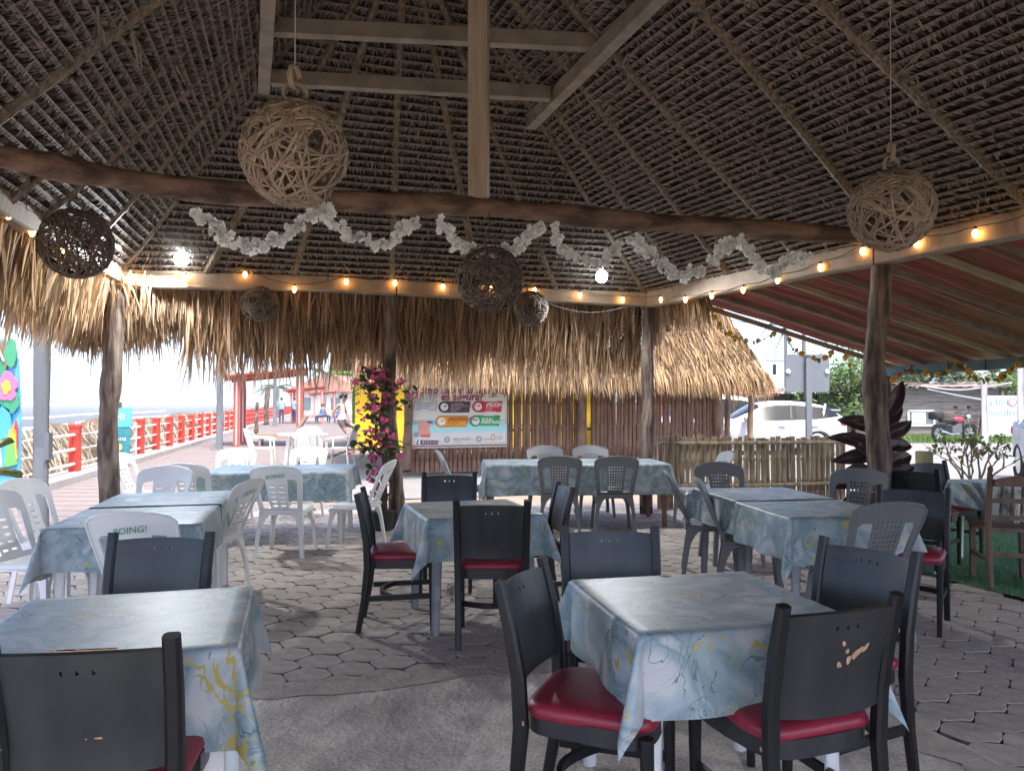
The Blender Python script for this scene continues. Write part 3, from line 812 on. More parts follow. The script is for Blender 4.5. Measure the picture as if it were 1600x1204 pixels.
for k in range(14):
    x = R.uniform(-.06, .09); mb.box((x, -.305 + .02 * abs(x), .8275), (R.uniform(.008, .03), R.uniform(.006, .012), .0022), R.uniform(-.2, .2))
setp(mb.build('paint_chip', M['chip'], c1), kind='stuff')
for ch_ in (c5, c6):
    mb = MB()
    for s in (-1, 1):
        for z in (.835, .8, .74, .62, .43):
            mb.box((s * .2185 * (1 if z > .7 else .985), -.272 + .9 * (.835 - z) * .25 + R.uniform(-.01, .01), z - .006), (.0025, R.uniform(.004, .012), R.uniform(.005, .016)))
    setp(mb.build('paint_chip', M['chip'], ch_), kind='stuff')

# ---- moulded plastic chair
def plastic_chair(label, group, m, perforated, name='plastic_chair', logo=True):
    t = thing(name, label, 'chair', (0, 0, -50), 0, group)
    mb = MB()
    def st(u, v):
        x = (u - .5) * 2; y = (v - .5) * 2
        wd = .205 + .012 * y
        return (x * wd, y * .205 + .01, .425 - .014 * (1 - x ** 4) * (1 - y ** 4) - (.028 if v > .97 else 0) - (.03 if abs(x) > .97 else 0))
    mb.grid(st, 14, 14, thick=.012); mb.build('seat', m, t, smooth=True)
    for sx in (-1, 1):
        for sy in (-1, 1):
            mb = MB(); tp = V((sx * .190, sy * .185 + .01, .415)); bt = V((sx * .228, sy * .235, 0))
            n = 6; a_ = []; 
            for arm, ax in ((0, V((-sx, 0, 0))), (1, V((0, -sy, 0)))):
                def lg_(u, v, ax=ax):
                    wd = .042 + .075 * max(0, (v - .62) / .38) ** 2 - .008 * (1 - v)
                    p = bt.lerp(tp, v) + V((sx * .02, sy * .02, 0)) * math.sin(math.pi * v) * .2
                    return p + ax * wd * u
                mb.grid(lg_, 2, n, thick=.008 * (1 if (arm == 0) == (sx * sy > 0) else -1))
            mb.build('leg', m, t)
    # apron between the legs
    mb = MB()
    for sx in (-1, 1): mb.grid(lambda u, v, sx=sx: (sx * (.192 + .006 * (1 - v)), -.17 + .36 * u, .415 - (.035 + .05 * (2 * u - 1) ** 4) * (1 - v)), 10, 1, thick=.008)
    for sy in (-1, 1): mb.grid(lambda u, v, sy=sy: (-.18 + .36 * u, sy * .19 + .01 + sy * .006, .415 - (.035 + .05 * (2 * u - 1) ** 4) * (1 - v)), 10, 1, thick=.008)
    mb.build('apron', m, t, smooth=True)
    mb = MB(); nu, nv = 32, 28
    def hw(v):
        if v < .86: return .188 + .040 * min(1, v / .75)
        return .228 * (1 - .13 * ((v - .86) / .14) ** 4)
    def bk(u, v):
        s = (u - .5) * 2; x = s * hw(v)
        z = .415 + .425 * v - (.030 * abs(s) ** 2.2 * v * v)
        y = -.175 - .155 * v - .02 * v * v - .040 * (1 - s * s) * min(1, v * 3 + .2) + .012
        return (x, y, z)
    def keep(i, j):
        s = ((i + .5) / nu - .5) * 2; v = (j + .5) / nv; a = abs(s)
        if .46 < a < .80 and .08 < v < .72 and not (a > .72 and v > .67): return False
        if perforated:
            if a < .36 and .14 < v < .74 and i % 2 == 0 and j % 2 == 0: return False
        else:
            if .05 < a < .34 and .10 < v < .56 and j % 3 == 0: return False
        return True
    mb.grid(bk, nu, nv, keep, thick=.011); b = mb.build('backrest', m, t, smooth=True)
    # moulded rim thickens the outline
    mb = MB(); pts = [V(bk(0, v / 14)) for v in range(15)] + [V(bk(u / 10, 1)) for u in range(1, 10)] + [V(bk(1, 1 - v / 14)) for v in range(15)]
    mb.tube(pts, .0085, 6); mb.build('rim', m, t, smooth=True)
    if logo:
        for side in (1, -1):
            tm = text_mesh('BOING!', .052, shear=.15)
            g = link('lettering', tm, t); 
            for vtx in tm.vertices:
                x, y = vtx.co.x, vtx.co.y; v = .775 + (y + x * .12) / .425; u = .5 + side * x / (2 * hw(v))
                p = V(bk(u, v)); vtx.co = (p.x, p.y + (.0015 + .0 if side < 0 else -.0125), p.z)
                vtx.co.y = p.y + (-.0022 if side > 0 else .0135) if False else p.y + (.0022 if side < 0 else -.0132)
            tm.materials.clear(); tm.materials.append(M['boing'])
    return t
def text_mesh(s, size, align='CENTER', shear=0, ext=0, sp=1, bold=0):
    c = bpy.data.curves.new('t', 'FONT'); c.body = s; c.size = size; c.align_x = align; c.align_y = 'CENTER'; c.shear = shear; c.extrude = ext; c.resolution_u = 3; c.space_character = sp; c.offset = bold
    o = bpy.data.objects.new('t', c); COL.objects.link(o)
    dg = bpy.context.evaluated_depsgraph_get(); dg.update()
    me = bpy.data.meshes.new_from_object(o.evaluated_get(dg)); bpy.data.objects.remove(o); bpy.data.curves.remove(c); me.name = 'lettering'
    return me
WG, GG = 'white plastic chairs with green print', 'grey plastic chairs'
wc0 = plastic_chair('x', WG, M['wplastic'], False)
def seat(proto, first, c, f, label, group=None):
    rz = face(*f)
    if first: proto.location = (c[0], c[1], 0); proto.rotation_euler = (0, 0, rz); proto['label'] = label; o = proto
    else: o = dup(proto, (c[0], c[1], 0), rz, label)
    if group: o['group'] = group
    return o
seat(wc0, True, (-1.98, 4.30), (-.05, 1), 'white plastic chair with green lettering, just behind the nearest black chair on the left')
seat(wc0, False, (-3.00, 6.42), (.10, -1), 'white plastic chair facing the camera at the far end of the left tables')
seat(wc0, False, (-3.02, 7.45), (.05, 1), 'white plastic chair between the left tables and the rear left table, lettering half covered')
seat(wc0, False, (-2.10, 7.18), (.02, 1), 'white plastic chair with slotted back to the camera at the rear left table')
seat(wc0, False, (-3.32, 9.05), (.1, -1), 'white plastic chair behind the rear left table, nearer the log post')
seat(wc0, False, (-2.58, 9.40), (-.05, -1), 'white plastic chair behind the rear left table, under the red pergola')
seat(wc0, False, (-1.52, 7.55), (-1, .12), 'white plastic chair at the right end of the rear left table, by the vine')
seat(wc0, False, (-4.05, 8.55), (1, -.1), 'white plastic chair at the left end of the rear table, beside the log post')
seat(wc0, False, (-2.98, 4.86), (1, -.12), 'white plastic chair at the left edge of the picture, the nearer of two')
seat(wc0, False, (-3.26, 5.58), (1, -.16), 'white plastic chair at the left edge beside the grey pole, the farther of two')
seat(wc0, False, (-2.26, 5.72), (-1, .16), 'white plastic chair at the right side of the left tables, seen edge on')
gc0 = plastic_chair('x', GG, M['gplastic'], True, logo=False)
seat(gc0, True, (.52, 8.42), (.05, 1), 'grey plastic chair with its back to the camera at the long rear table, left one')
seat(gc0, False, (1.10, 8.40), (.0, 1), 'grey plastic chair with its back to the camera at the long rear table, right one')
seat(gc0, False, (.42, 9.62), (.0, -1), 'grey plastic chair behind the long rear table, left one')
seat(gc0, False, (1.03, 9.64), (.05, -1), 'grey plastic chair behind the long rear table, right one')
seat(gc0, False, (1.62, 6.30), (1, -.22), 'grey plastic chair at the left of the right tables, the farther one')
seat(gc0, False, (1.72, 5.62), (1, -.26), 'grey plastic chair at the left of the right tables, the nearer one')
seat(gc0, False, (1.94, 6.85), (.05, -1), 'grey plastic chair facing the camera at the far end of the right tables')
seat(gc0, False, (2.72, 6.22), (-.62, -.78), 'grey plastic chair at the right tables in front of the post with maroon leaves')
seat(gc0, False, (2.10, 4.70), (-.16, 1), 'grey plastic chair with perforated back at the near end of the right tables')
lg0 = plastic_chair('x', GG, M['lgplastic'], True, logo=False)
seat(lg0, True, (2.13, 8.80), (-1, -.08), 'pale grey plastic chair at the right end of the long rear table')
seat(lg0, False, (-.52, 9.05), (1, .05), 'pale grey plastic chair at the left end of the long rear table')

# ---- tables and cloths
def table(label, c, sx, sy, rz, h, legm, group='tables under marbled cloths', name='table'):
    t = thing(name, label, 'table', (c[0], c[1], 0), rz, group)
    mb = MB(); mb.box((0, 0, h - .022), (sx - .02, sy - .02, .03)); mb.build('tabletop', legm, t)
    for a in (-1, 1):
        for b in (-1, 1):
            mb = MB(); mb.tube([(a * (sx / 2 - .07), b * (sy / 2 - .07), h - .04), (a * (sx / 2 - .05), b * (sy / 2 - .05), 0)], [.034, .026], 10); mb.build('leg', legm, t, smooth=True)
    return t
def cloth(label, c, sx, sy, rz, h, ov, seed, flare=.10):
    """ov = overhang (left, right, near, far); loose corners hang as pointed folds"""
    rr = random.Random(seed); ph = [rr.uniform(0, 6.28) for _ in range(8)]
    L_, R_, N_, F_ = ov
    x0, x1, y0, y1 = -sx / 2 - L_, sx / 2 + R_, -sy / 2 - N_, sy / 2 + F_
    def axis(a, b, lo, hi, n_in, n_out):
        pts = []
        if lo > .001: pts += [a - lo + lo * i / n_out for i in range(n_out)]
        pts += [a + (b - a) * i / n_in for i in range(n_in + 1)]
        if hi > .001: pts += [b + hi * (i + 1) / n_out for i in range(n_out)]
        return pts
    xs = axis(-sx / 2, sx / 2, L_, R_, 16, 14); ys = axis(-sy / 2, sy / 2, N_, F_, 16, 14)
    re = .012
    def fn(u, v):
        x = xs[round(u * (len(xs) - 1))]; y = ys[round(v * (len(ys) - 1))]
        cx, cy = max(-sx / 2, min(sx / 2, x)), max(-sy / 2, min(sy / 2, y)); ex, ey = x - cx, y - cy
        d = math.hypot(ex, ey)
        if d < 1e-6: return V((x, y, h + .0015 * math.sin(9 * x + ph[0]) * math.sin(7 * y + ph[1])))
        if abs(ex) < 1e-6 or abs(ey) < 1e-6:
            nx, ny = ex / d, ey / d; s = (y if abs(ex) > 1e-6 else x)
            half = (sy if abs(ex) > 1e-6 else sx) / 2
            k = 1 - .3 * (abs(s) / half)
            rip = .022 * math.sin(s * 9 + ph[2]) * math.sin(s * 5 + ph[3]) + .010 * math.sin(s * 17 + ph[4])
            out = re * min(1, d / .02) + d * flare * k * .8 + rip * (d / .25) ** 1.2
            drop = d * .985
            return V((cx + nx * out, cy + ny * out, h - max(0, drop - re)))
        a = math.atan2(abs(ey), abs(ex)); sgx, sgy = math.copysign(1, ex), math.copysign(1, ey)
        f = math.sin(2 * a)
        # the fold: spare cloth swings out along the diagonal, tight near the corner
        out = re * min(1, d / .02) + d * (flare * .55 + .30 * f ** 1.6)
        # fold leans to one side
        lean = (ph[5 + (sgx > 0)] % 1.0 - .5) * .9 * f
        a2 = (a - math.pi / 4) * .85 + math.pi / 4 + lean * .5
        px, py = math.cos(a2) * out, math.sin(a2) * out
        drop = d * (.985 - .05 * f)
        return V((cx + sgx * px, cy + sgy * py, h - max(0, drop - re)))
    mb = MB(); mb.grid(fn, len(xs) - 1, len(ys) - 1)
    o = mb.build('tablecloth', M['cloth'], smooth='all', loc=(c[0], c[1], .004), rot=(0, 0, rz))
    return setp(o, label, 'tablecloth', 'marbled blue vinyl tablecloths')
r_ = rad
legw = M['wplastic']; legg = mat('grey_table_leg', (.30, .31, .32), .5); legb = mat('brown_table_leg', (.20, .11, .07), .6, .3, 6)
TB = [
    ('nearest left table', (-1.235, 2.46), .72, .74, r_(16), .705, legw, (.20, .27, .30, .20), .11),
    ('nearest right table', (.67, 2.74), .73, .72, r_(12), .705, legw, (.25, .24, .26, .2), .13),
    ('small centre table', (-.27, 5.07), .72, .76, r_(18), .705, legg, (.27, .26, .27, .2), .16),
    ('nearer left table among white chairs', (-2.28, 4.72), .80, .80, r_(14), .705, legw, (.30, .26, .26, .0), .10),
    ('farther left table among white chairs', (-2.47, 5.53), .80, .80, r_(14), .712, legw, (.26, .26, .0, .2), .06),
    ('rear left table near the pergola', (-2.42, 8.12), 1.42, 1.0, r_(6), .705, legw, (.2, .24, .30, .15), .06),
    ('long rear table with grey chairs', (.72, 9.06), 2.08, .86, r_(4), .705, legb, (.22, .22, .36, .15), .04),
    ('nearer right table among grey chairs', (2.03, 5.13), .78, .78, r_(8), .695, legg, (.28, .30, .30, .0), .12),
    ('farther right table among grey chairs', (1.92, 5.93), .76, .78, r_(8), .70, legg, (.26, .22, .0, .18), .07),
    ('turf table at the right edge', (4.52, 6.62), 1.0, .86, r_(4), .70, legw, (.24, .2, .24, .15), .06),
]
for i, (nm, c, sx, sy, rz, h, lm, ov, fl) in enumerate(TB):
    table(nm.replace('table', 'table standing under its cloth,', 1) if False else nm + ', under its cloth', c, sx, sy, rz, h, lm)
    cloth('blue marbled cloth with gold veins on the ' + nm, c, sx, sy, rz, h, ov, 40 + i, fl)

# ---- brown wooden chair on the turf
def wooden_chair():
    t = thing('wooden_chair', 'brown wooden chair with turned posts and spindles, right edge of the picture', 'chair', (3.86, 6.03, 0), face(.25, 1))
    for s in (-1, 1):
        mb = MB(); sweep_rect(mb, [(s * .185, -.24, 0), (s * .185, -.20, .42), (s * .188, -.235, .66), (s * .19, -.275, .86)], .038, .038)
        mb.lathe([(0, .86), (.016, .862), (.013, .875), (.021, .89), (.021, .905), (.012, .92), (0, .928)], 10, (s * .19, -.278, 0))
        mb.build('back_post', M['dwood'], t, smooth=True)
        mb = MB(); mb.bar((s * .18, .18, 0), (s * .18, .18, .43), .038, .038); mb.build('leg', M['dwood'], t)
        mb = MB(); mb.bar((s * .183, -.2, .2), (s * .18, .17, .2), .02, .03); mb.build('stretcher', M['dwood'], t)
    mb = MB(); mb.bar((-.18, -.215, .25), (.18, -.215, .25), .02, .035); mb.build('stretcher', M['dwood'], t)
    mb = MB(); mb.box((0, 0, .435), (.40, .42, .03)); mb.build('seat', M['dwood'], t)
    mb = MB(); mb.grid(lambda u, v: (-.17 + .34 * u, -.262 - .01 * v, .775 + v * (.045 + .03 * math.sin(math.pi * u))), 10, 2, thick=-.022); mb.build('top_rail', M['dwood'], t)
    for z, y in ((.66, -.236), (.53, -.215)):
        mb = MB(); mb.bar((-.17, y, z), (.17, y, z), .02, .035); mb.build('rail', M['dwood'], t)
    for k in range(4):
        x = -.105 + .07 * k
        mb = MB(); mb.tube([(x, -.237, .675), (x, -.25, .72), (x, -.262, .785)], [.009, .013, .009], 8); mb.build('spindle', M['dwood'], t, smooth=True)
        mb = MB(); mb.tube([(x, -.215, .545), (x, -.225, .6), (x, -.236, .645)], [.009, .013, .009], 8); mb.build('spindle', M['dwood'], t, smooth=True)
wooden_chair()
# ================================================================== AWNING beyond the right eave
E0 = V((1.80, 9.75, 2.80)); ad = V((.43, -.903, 0)); rd = V((.946, .323, -.236))
aw = thing('awning', 'lean-to awning of red corrugated sheets on battens, right of the palapa', 'awning', (5.35, 10.97, 0))
def AP(k, d): return E0 + ad * k + rd * d + V((0, 0, .018 * k * min(1, d / 3.8)))
LEN = 4.45
for i in range(11):
    k0, k1 = i * .86 - .05, i * .86 + .90
    mb = MB(); nu = 26; sh = .03 * (i % 2)
    jg = R.uniform(-.12, .12)
    mb.grid(lambda u, v: AP(k0 + (k1 - k0) * u, -.05 + (LEN + jg + .05) * v) + V((0, 0, .105 + sh + .026 * math.sin(u * 2 * math.pi * 5) + .012 * math.sin(v * 19 + i))), nu * 2, 10, thick=.004)
    mb.build('roof_sheet', M['awning'], aw, True, 'all')
# long battens that carry the sheets
for i in range(17):
    k = i * .57
    a, b = AP(k, .02), AP(k, LEN - .12)
    mb = MB(); mb.bar(a + V((0, 0, .03)), b + V((0, 0, .03)), R.uniform(.035, .06), .06); mb.build('batten', M['awningw'] if i % 3 else M['beam'], aw, True)
mb = MB()
for j in range(5):
    d = .9 + j * .72
    for k in range(9):
        if R.random() < .25: continue
mb = MB(); mb.bar(AP(-.05, 3.77) + V((0, 0, -.07)), AP(2.05, 3.77) + V((0, 0, -.055)), .09, .13); mb.build('edge_beam', M['teal'], aw, True)
mb = MB(); mb.bar(AP(2.055, 3.77) + V((0, 0, -.055)), AP(9, 3.77) + V((0, 0, -.07)), .09, .13); mb.build('edge_beam', M['teal'], aw, True)
for k in (.42, .95, 1.45, 1.95):
    mb = MB(); c = AP(k, 3.77) + V((0, 0, -.062)); d = ad
    mb.bar(c - d * .008, c + d * .008, .098, .14); mb.build('tie_wire', M['wire'], aw, True)
pb = AP(.02, 3.77)
mb = MB(); crooked(mb, (pb.x + .05, pb.y, 0), (pb.x - .02, pb.y, pb.z - .12), .05, .045, .03, seed=4); mb.build('post', M['post'], aw, True, True)
pb = AP(6.5, 3.77); mb = MB(); crooked(mb, (pb.x, pb.y, 0), (pb.x, pb.y, pb.z - .12), .05, .045, .03, seed=6); mb.build('post', M['post'], aw, True, True)

# ================================================================== HUT with cane wall, banner
W0 = V((-2.10, 15.3, 0)); W1 = W0 + V((.946, .323, 0)) * 7.05
hd = V((.946, .323, 0)); hn = V((.323, -.946, 0))
hut = thing('cane_hut', 'hut with brown cane wall and shaggy sunlit thatch behind the palapa', 'hut', ((W0 + W1) / 2)[:])
x = 0.; ln = (W1 - W0).length
while x < ln:
    r = R.uniform(.040, .058)
    p = W0 + hd * (x + r); h = R.uniform(2.25, 2.35)
    if R.random() > .015:
        mb = MB(); a, b = p + hn * R.uniform(-.02, .02), p + hn * R.uniform(-.02, .02) + hd * R.uniform(-.02, .02) + V((0, 0, h))
        bamboo_tube(mb, a, b, r, r * .95, 7, .40, .004); mb.build('cane', M['canewall'], hut, True, True)
    x += r * 2 + (R.uniform(-.008, .004) if R.random() < .94 else .012)
for p, r in ((W0 + hn * .1, .09), (W0 + hd * 3.75 + hn * .12, .10), (W1 + hn * .05 + hd * .12, .13)):
    mb = MB(); crooked(mb, p, p + V((0, 0, 2.3)), r, r * .9, .02, seed=int(p.x * 7)); mb.build('post', M['log'], hut, True, True)
for z in (.85, 1.75):
    mb = MB(); bamboo_tube(mb, W0 - hn * .09 + V((0, 0, z)), W1 - hn * .09 + V((0, 0, z)), .03); mb.build('rail', M['canewall'], hut, True, True)
# roof: hip with the front slope in view
hA = W0 + hn * .75 - hd * .95 + V((0, 0, 2.26)); hB = W1 + hn * .75 + hd * .75 + V((0, 0, 2.12))
hC = hA - hn * 6.5; hD = hB - hn * 6.5
rA = W0 - hn * 2.4 + hd * 2.2 + V((0, 0, 4.75)); rB = W1 - hn * 2.4 - hd * .15 + V((0, 0, 4.75))
mb = MB(); mb.add([hA, hB, rB, rA], [(0, 1, 2, 3)]); mb.add([hB, hD, rB], [(0, 1, 2)]); mb.add([hD, hC, rA, rB], [(0, 1, 2, 3)]); mb.add([hC, hA, rA], [(0, 1, 2)])
mb.build('thatch_roof', M['backing'], hut, True)
def roof_straw(mb, P, n, ln=(.5, .95), wd=(.006, .016), t0=-.06, nrm=None, sp=.12, pw=1.):
    sl = ((P[2] + P[3]) / 2 - (P[0] + P[1]) / 2).normalized(); al = (P[1] - P[0]).normalized(); nn = al.cross(sl).normalized()
    if nn.z < 0: nn = -nn
    for i in range(n):
        s, t = R.random(), t0 + (1 - t0) * R.random() ** pw
        p = bil(P, s, t) + nn * R.uniform(.02, .12); L0 = R.uniform(*ln)
        d = (-sl + al * R.gauss(0, sp) + nn * R.uniform(-.05, .08)).normalized()
        q = p + d * L0 * .55
        tip = q + (d + V((0, 0, -.7 if t < .2 else -.1)) + al * R.gauss(0, .06)).normalized() * L0 * .45
        w_ = R.uniform(*wd); sv = (al * math.cos(i * .7) + nn * math.sin(i * .7) * .7).normalized() * w_
        mb.add([p - sv, p + sv, q + sv, q - sv, tip + sv * .15, tip - sv * .15], [(0, 1, 2, 3), (3, 2, 4, 5)])
mb = MB(); roof_straw(mb, (hA, hB, rA, rB), 9000, pw=1.3); roof_straw(mb, (hB, hD, rB, rB), 3500); roof_straw(mb, (hA, hB, rA, rB), 5500, (.45, .75), pw=5)
setp(mb.build('straw', M['straw'], hut, True), kind='stuff')

# second, smaller thatch to the right
h2 = thing('thatched_hut', 'small pale thatched hut roof right of the cane hut, above the parked cars', 'hut', (5.0, 19.3, 0))
q0 = V((6.2, 20.2, 0))
apx = V((5.0, 19.3, 4.05)); c2_ = [V((3.9, 18.3, 2.25)), V((6.1, 18.9, 2.25)), V((5.8, 20.3, 2.25)), V((3.4, 19.8, 2.25))]
mb = MB()
for i in range(4): mb.add([c2_[i], c2_[(i + 1) % 4], apx], [(0, 1, 2)])
mb.build('thatch_roof', M['backing'], h2, True)
mb = MB()
for i in (0, 1, 3): roof_straw(mb, (c2_[i], c2_[(i + 1) % 4], apx, apx), 2600, (.35, .75), (.01, .022))
setp(mb.build('straw', M['straw'], h2, True), kind='stuff')
for c in c2_:
    p = c.lerp(V((apx.x, apx.y, 0)), .18); mb = MB(); crooked(mb, (p.x, p.y, 0), (p.x, p.y, 1.9), .08, .07, .02, seed=9); mb.build('post', M['log'], h2, True, True)

# ---- banner on the cane wall: flat print built as thin layers
BO = W0 + hn * .085 + hd * .06 + V((0, 0, .49)); BW, BH = 2.02, 1.36
ban = thing('banner', 'white beach safety banner with coloured warning boxes hung on the cane wall', 'banner', BO[:], math.atan2(hd.y, hd.x))
# local frame: x along the wall, z up, -y towards the camera
def bpoly(pts, lay, name, m, parent=ban):
    n = len(pts)
    mb = MB(); mb.add([(x * BW, -.004 * lay - .012 * math.sin(x * 9) * .6, z * BH) for x, z in pts], [tuple(range(n))]); return mb.build(name, m, parent)
mb = MB(); mb.grid(lambda u, v: (u * BW, -.012 * math.sin(u * 9) * .6 + .0, v * BH), 24, 8, thick=-.002); mb.build('vinyl_sheet', M['vinyl'], ban, smooth='all')
mb = MB(); mb.grid(lambda u, v: (.01 + u * (BW - .02), -.012 * math.sin(u * 9) * .6 - .004, BH * (.345 + .07 * v)), 24, 1); mb.build('sea_strip', flat('print_teal', (.28, .60, .60)), ban)
mb = MB(); mb.grid(lambda u, v: (.01 + u * (BW - .02), -.012 * math.sin(u * 9) * .6 - .004, BH * (.23 + .113 * v)), 24, 1); mb.build('sea_strip', flat('print_aqua', (.45, .78, .76)), ban)
mb = MB(); mb.grid(lambda u, v: (.01 + u * (BW - .02), -.012 * math.sin(u * 9) * .6 - .004, BH * (.02 + .018 * v + .008 * ((round(u * 40)) % 2))), 40, 1); mb.build('border_strip', flat('print_brown', (.25, .12, .09)), ban)
def tag_box(x, z, w_, h_, col, circ=True, rim_=None):
    sk = .016
    def shp(g):
        pts = []
        if circ:
            for k in range(9):
                a = math.pi / 2 + math.pi * k / 8; pts.append((x + h_ * .36 + math.cos(a) * (h_ * .36 + g), z + h_ / 2 + math.sin(a) * (h_ * .5 + g * 1.4)))
        else: pts += [(x + sk - g, z + h_ + g), (x - g, z - g)]
        pts += [(x + w_ - sk + g, z - g), (x + w_ + g, z + h_ + g)]
        return pts
    bpoly(shp(.006), 1.2, 'box_border', flat('print_border', rim_ or tuple(c * .45 for c in col)))
    b = bpoly(shp(-.002), 2, 'info_box', flat('print_box', col))
    if circ:
        pts = [(x + h_ * .36 + math.cos(2 * math.pi * k / 16) * h_ * .26, z + h_ / 2 + math.sin(2 * math.pi * k / 16) * h_ * .37) for k in range(16)]
        bpoly(pts, 3, 'hand_disc', flat('print_white', (.85, .85, .85)))
        pts = [(x + h_ * .36 + (math.cos(2 * math.pi * k / 9) * .09 + .06) * h_ , z + h_ / 2 + (math.sin(2 * math.pi * k / 9) * .1 + .08) * h_) for k in range(9)]
        bpoly(pts, 4, 'hand_mark', flat('print_mark', tuple(c * .8 + .12 for c in col)))
def btext(s, x, z, size, col, align='LEFT', shear=.12, lay=5, sp=1, bold=0):
    me = text_mesh(s, size, align, shear, sp=sp, bold=bold); me.materials.clear(); me.materials.append(flat('print_ink', col))
    for v in me.vertices:
        X = x * BW + v.co.x; v.co = (X, -.004 * lay - .012 * math.sin(X / BW * 9) * .6, z * BH + v.co.y)
    link('lettering', me, ban)
mg = (.28, .02, .08)
btext('¿Cómo saber si una playa', .51, .850, .215, mg, 'CENTER', .2, 5, bold=.004); btext('es segura?', .52, .755, .215, mg, 'CENTER', .2, bold=.004)
btext('NETEO', .055, .775, .13, (.12, .14, .13), sp=1.05); btext('Cuidando las playas', .035, .722, .055, (.2, .22, .22))
tag_box(.03, .565, .235, .125, (.62, .66, .68), False)
for k, s in enumerate(('Sigue estas banderas', 'cuando te metas', 'durante el mar.')): btext(s, .058, .663 - .034 * k, .042, (.05, .05, .06))
tag_box(.285, .53, .325, .155, (.06, .055, .06)); btext('¡CUIDADO!', .41, .650, .05, (.8, .6, .6)); btext('BANDERA NEGRA', .405, .622, .075, (.62, .30, .33))
for k, s in enumerate(('Peligro extremo', 'Playa cerrada', 'al público')): btext(s, .405, .592 - .022 * k, .034, (.7, .7, .7))
tag_box(.635, .535, .31, .155, (.62, .02, .035)); btext('BANDERA ROJA', .80, .665, .036, (.85, .8, .8)); btext('¡PELIGRO!', .77, .638, .095, (.88, .85, .85), bold=.0025)
for k, s in enumerate(('Condiciones adversas', 'para nadar,', 'no entres')): btext(s, .77, .603 - .022 * k, .034, (.85, .75, .75))
tag_box(.255, .315, .325, .155, (.85, .37, .03)); btext('BANDERA AMARILLA', .40, .447, .034, (.3, .1, .02)); btext('¡PRECAUCIÓN!', .375, .418, .085, (.42, .08, .02), bold=.0025)
for k, s in enumerate(('Mar con oleaje', 'moderado, báñate', 'con cuidado')): btext(s, .375, .385 - .022 * k, .034, (.45, .12, .02))
tag_box(.61, .32, .31, .155, (.03, .45, .11)); btext('CONDICIÓN FAVORABLE', .73, .450, .032, (.03, .12, .04)); btext('IDEAL', .725, .415, .095, (.86, .88, .86), bold=.0025); btext('PARA NADAR', .72, .375, .085, (.86, .88, .86), bold=.0025)
# plain beach bag and ball picture
bpoly([(.085, .20), (.075, .30), (.085, .41), (.12, .415), (.14, .39), (.175, .40), (.21, .37), (.185, .30), (.20, .20)], 2, 'picture', flat('print_salmon', (.80, .35, .27)))
bpoly([(.10, .20), (.095, .17), (.195, .165), (.20, .20)], 3, 'picture', flat('print_red', (.70, .12, .10)))
bpoly([(.16, .385), (.175, .405), (.225, .395), (.22, .375), (.19, .365)], 3, 'picture', flat('print_grey', (.12, .12, .13)))
bpoly([(.06 + .028 * math.cos(k * .63), .205 + .042 * math.sin(k * .63)) for k in range(10)], 3, 'picture', flat('print_ball', (.35, .36, .4)))
bpoly([(.06, .055), (.07, .125), (.285, .115), (.275, .055)], 2, 'info_box', flat('print_purple', (.16, .07, .12))); btext('911', .115, .088, .085, (.8, .8, .8)); btext('EMERGENCIAS', .165, .086, .045, (.7, .65, .7))
bpoly([(.075, .06), (.08, .12), (.10, .12), (.097, .06)], 3, 'picture', flat('print_phone', (.8, .8, .8)))
for cx in (.37, .70):
    bpoly([(cx + .03 * math.cos(k * .52), .125 + .045 * math.sin(k * .52)) for k in range(12)], 2, 'seal', flat('print_seal', (.35, .33, .31)))
    bpoly([(cx + .016 * math.cos(k * .52), .125 + .024 * math.sin(k * .52)) for k in range(12)], 3, 'seal', flat('print_seal_in', (.62, .58, .52)))
btext('VERACRUZ', .425, .128, .062, (.22, .18, .18)); btext('GOBIERNO', .44, .092, .03, (.3, .28, .28)); btext('SPC', .575, .14, .05, (.2, .2, .2)); btext('SECRETARÍA', .575, .115, .03, (.35, .35, .35)); btext('TURISMO', .735, .125, .042, (.3, .28, .28))
bpoly([(.85 + .024 * math.cos(k * .52), .15 + .055 * math.sin(k * .52)) for k in range(12)], 2, 'seal', flat('print_gold', (.55, .45, .12)))
bpoly([(.85 + .014 * math.cos(k * .52), .15 + .032 * math.sin(k * .52)) for k in range(12)], 3, 'seal', M['vinyl']); btext('Protege', .88, .155, .042, (.15, .32, .1)); btext('tu playa', .885, .128, .042, (.15, .32, .1))
for k in range(7):
    a = rad(20 + 22 * k); c = V((.80, .74)); pts = [(c.x, c.y), (c.x + .09 * math.cos(a) - .01, c.y + .06 * math.sin(a) + .02), (c.x + .13 * math.cos(a), c.y + .08 * math.sin(a))]
    bpoly(pts, 1.5, 'picture', flat('print_palm', (.38, .43, .30)))

# ================================================================== BAMBOO FENCE
F0 = V((1.93, 10.22, 0)); fd = V((.946, .323, 0)); fnrm = V((.323, -.946, 0))
fen = thing('bamboo_fence', 'waist high fence of upright bamboo canes beside the road', 'fence', F0[:])
x = 0.
while x < 3.02:
    r = R.uniform(.030, .043); h = R.uniform(.93, .985) - .022 * x
    if R.random() > .03:
        p = F0 + fd * (x + r) + fnrm * R.uniform(-.012, .012); mb = MB(); bamboo_tube(mb, p, p + fd * R.uniform(-.02, .02) + V((0, 0, h)), r, r * .95, 8, .27, .006); mb.build('cane', M['canes'], fen, True, True)
    x += 2 * r + R.choice((.002, .004, .006, .024))
for z, o in ((.875, .055), (.30, .055)):
    mb = MB(); bamboo_tube(mb, F0 + fnrm * o + V((0, 0, z)), F0 + fd * 3.0 + fnrm * o + V((0, 0, z - .055)), .026); mb.build('rail', M['canes'], fen, True, True)

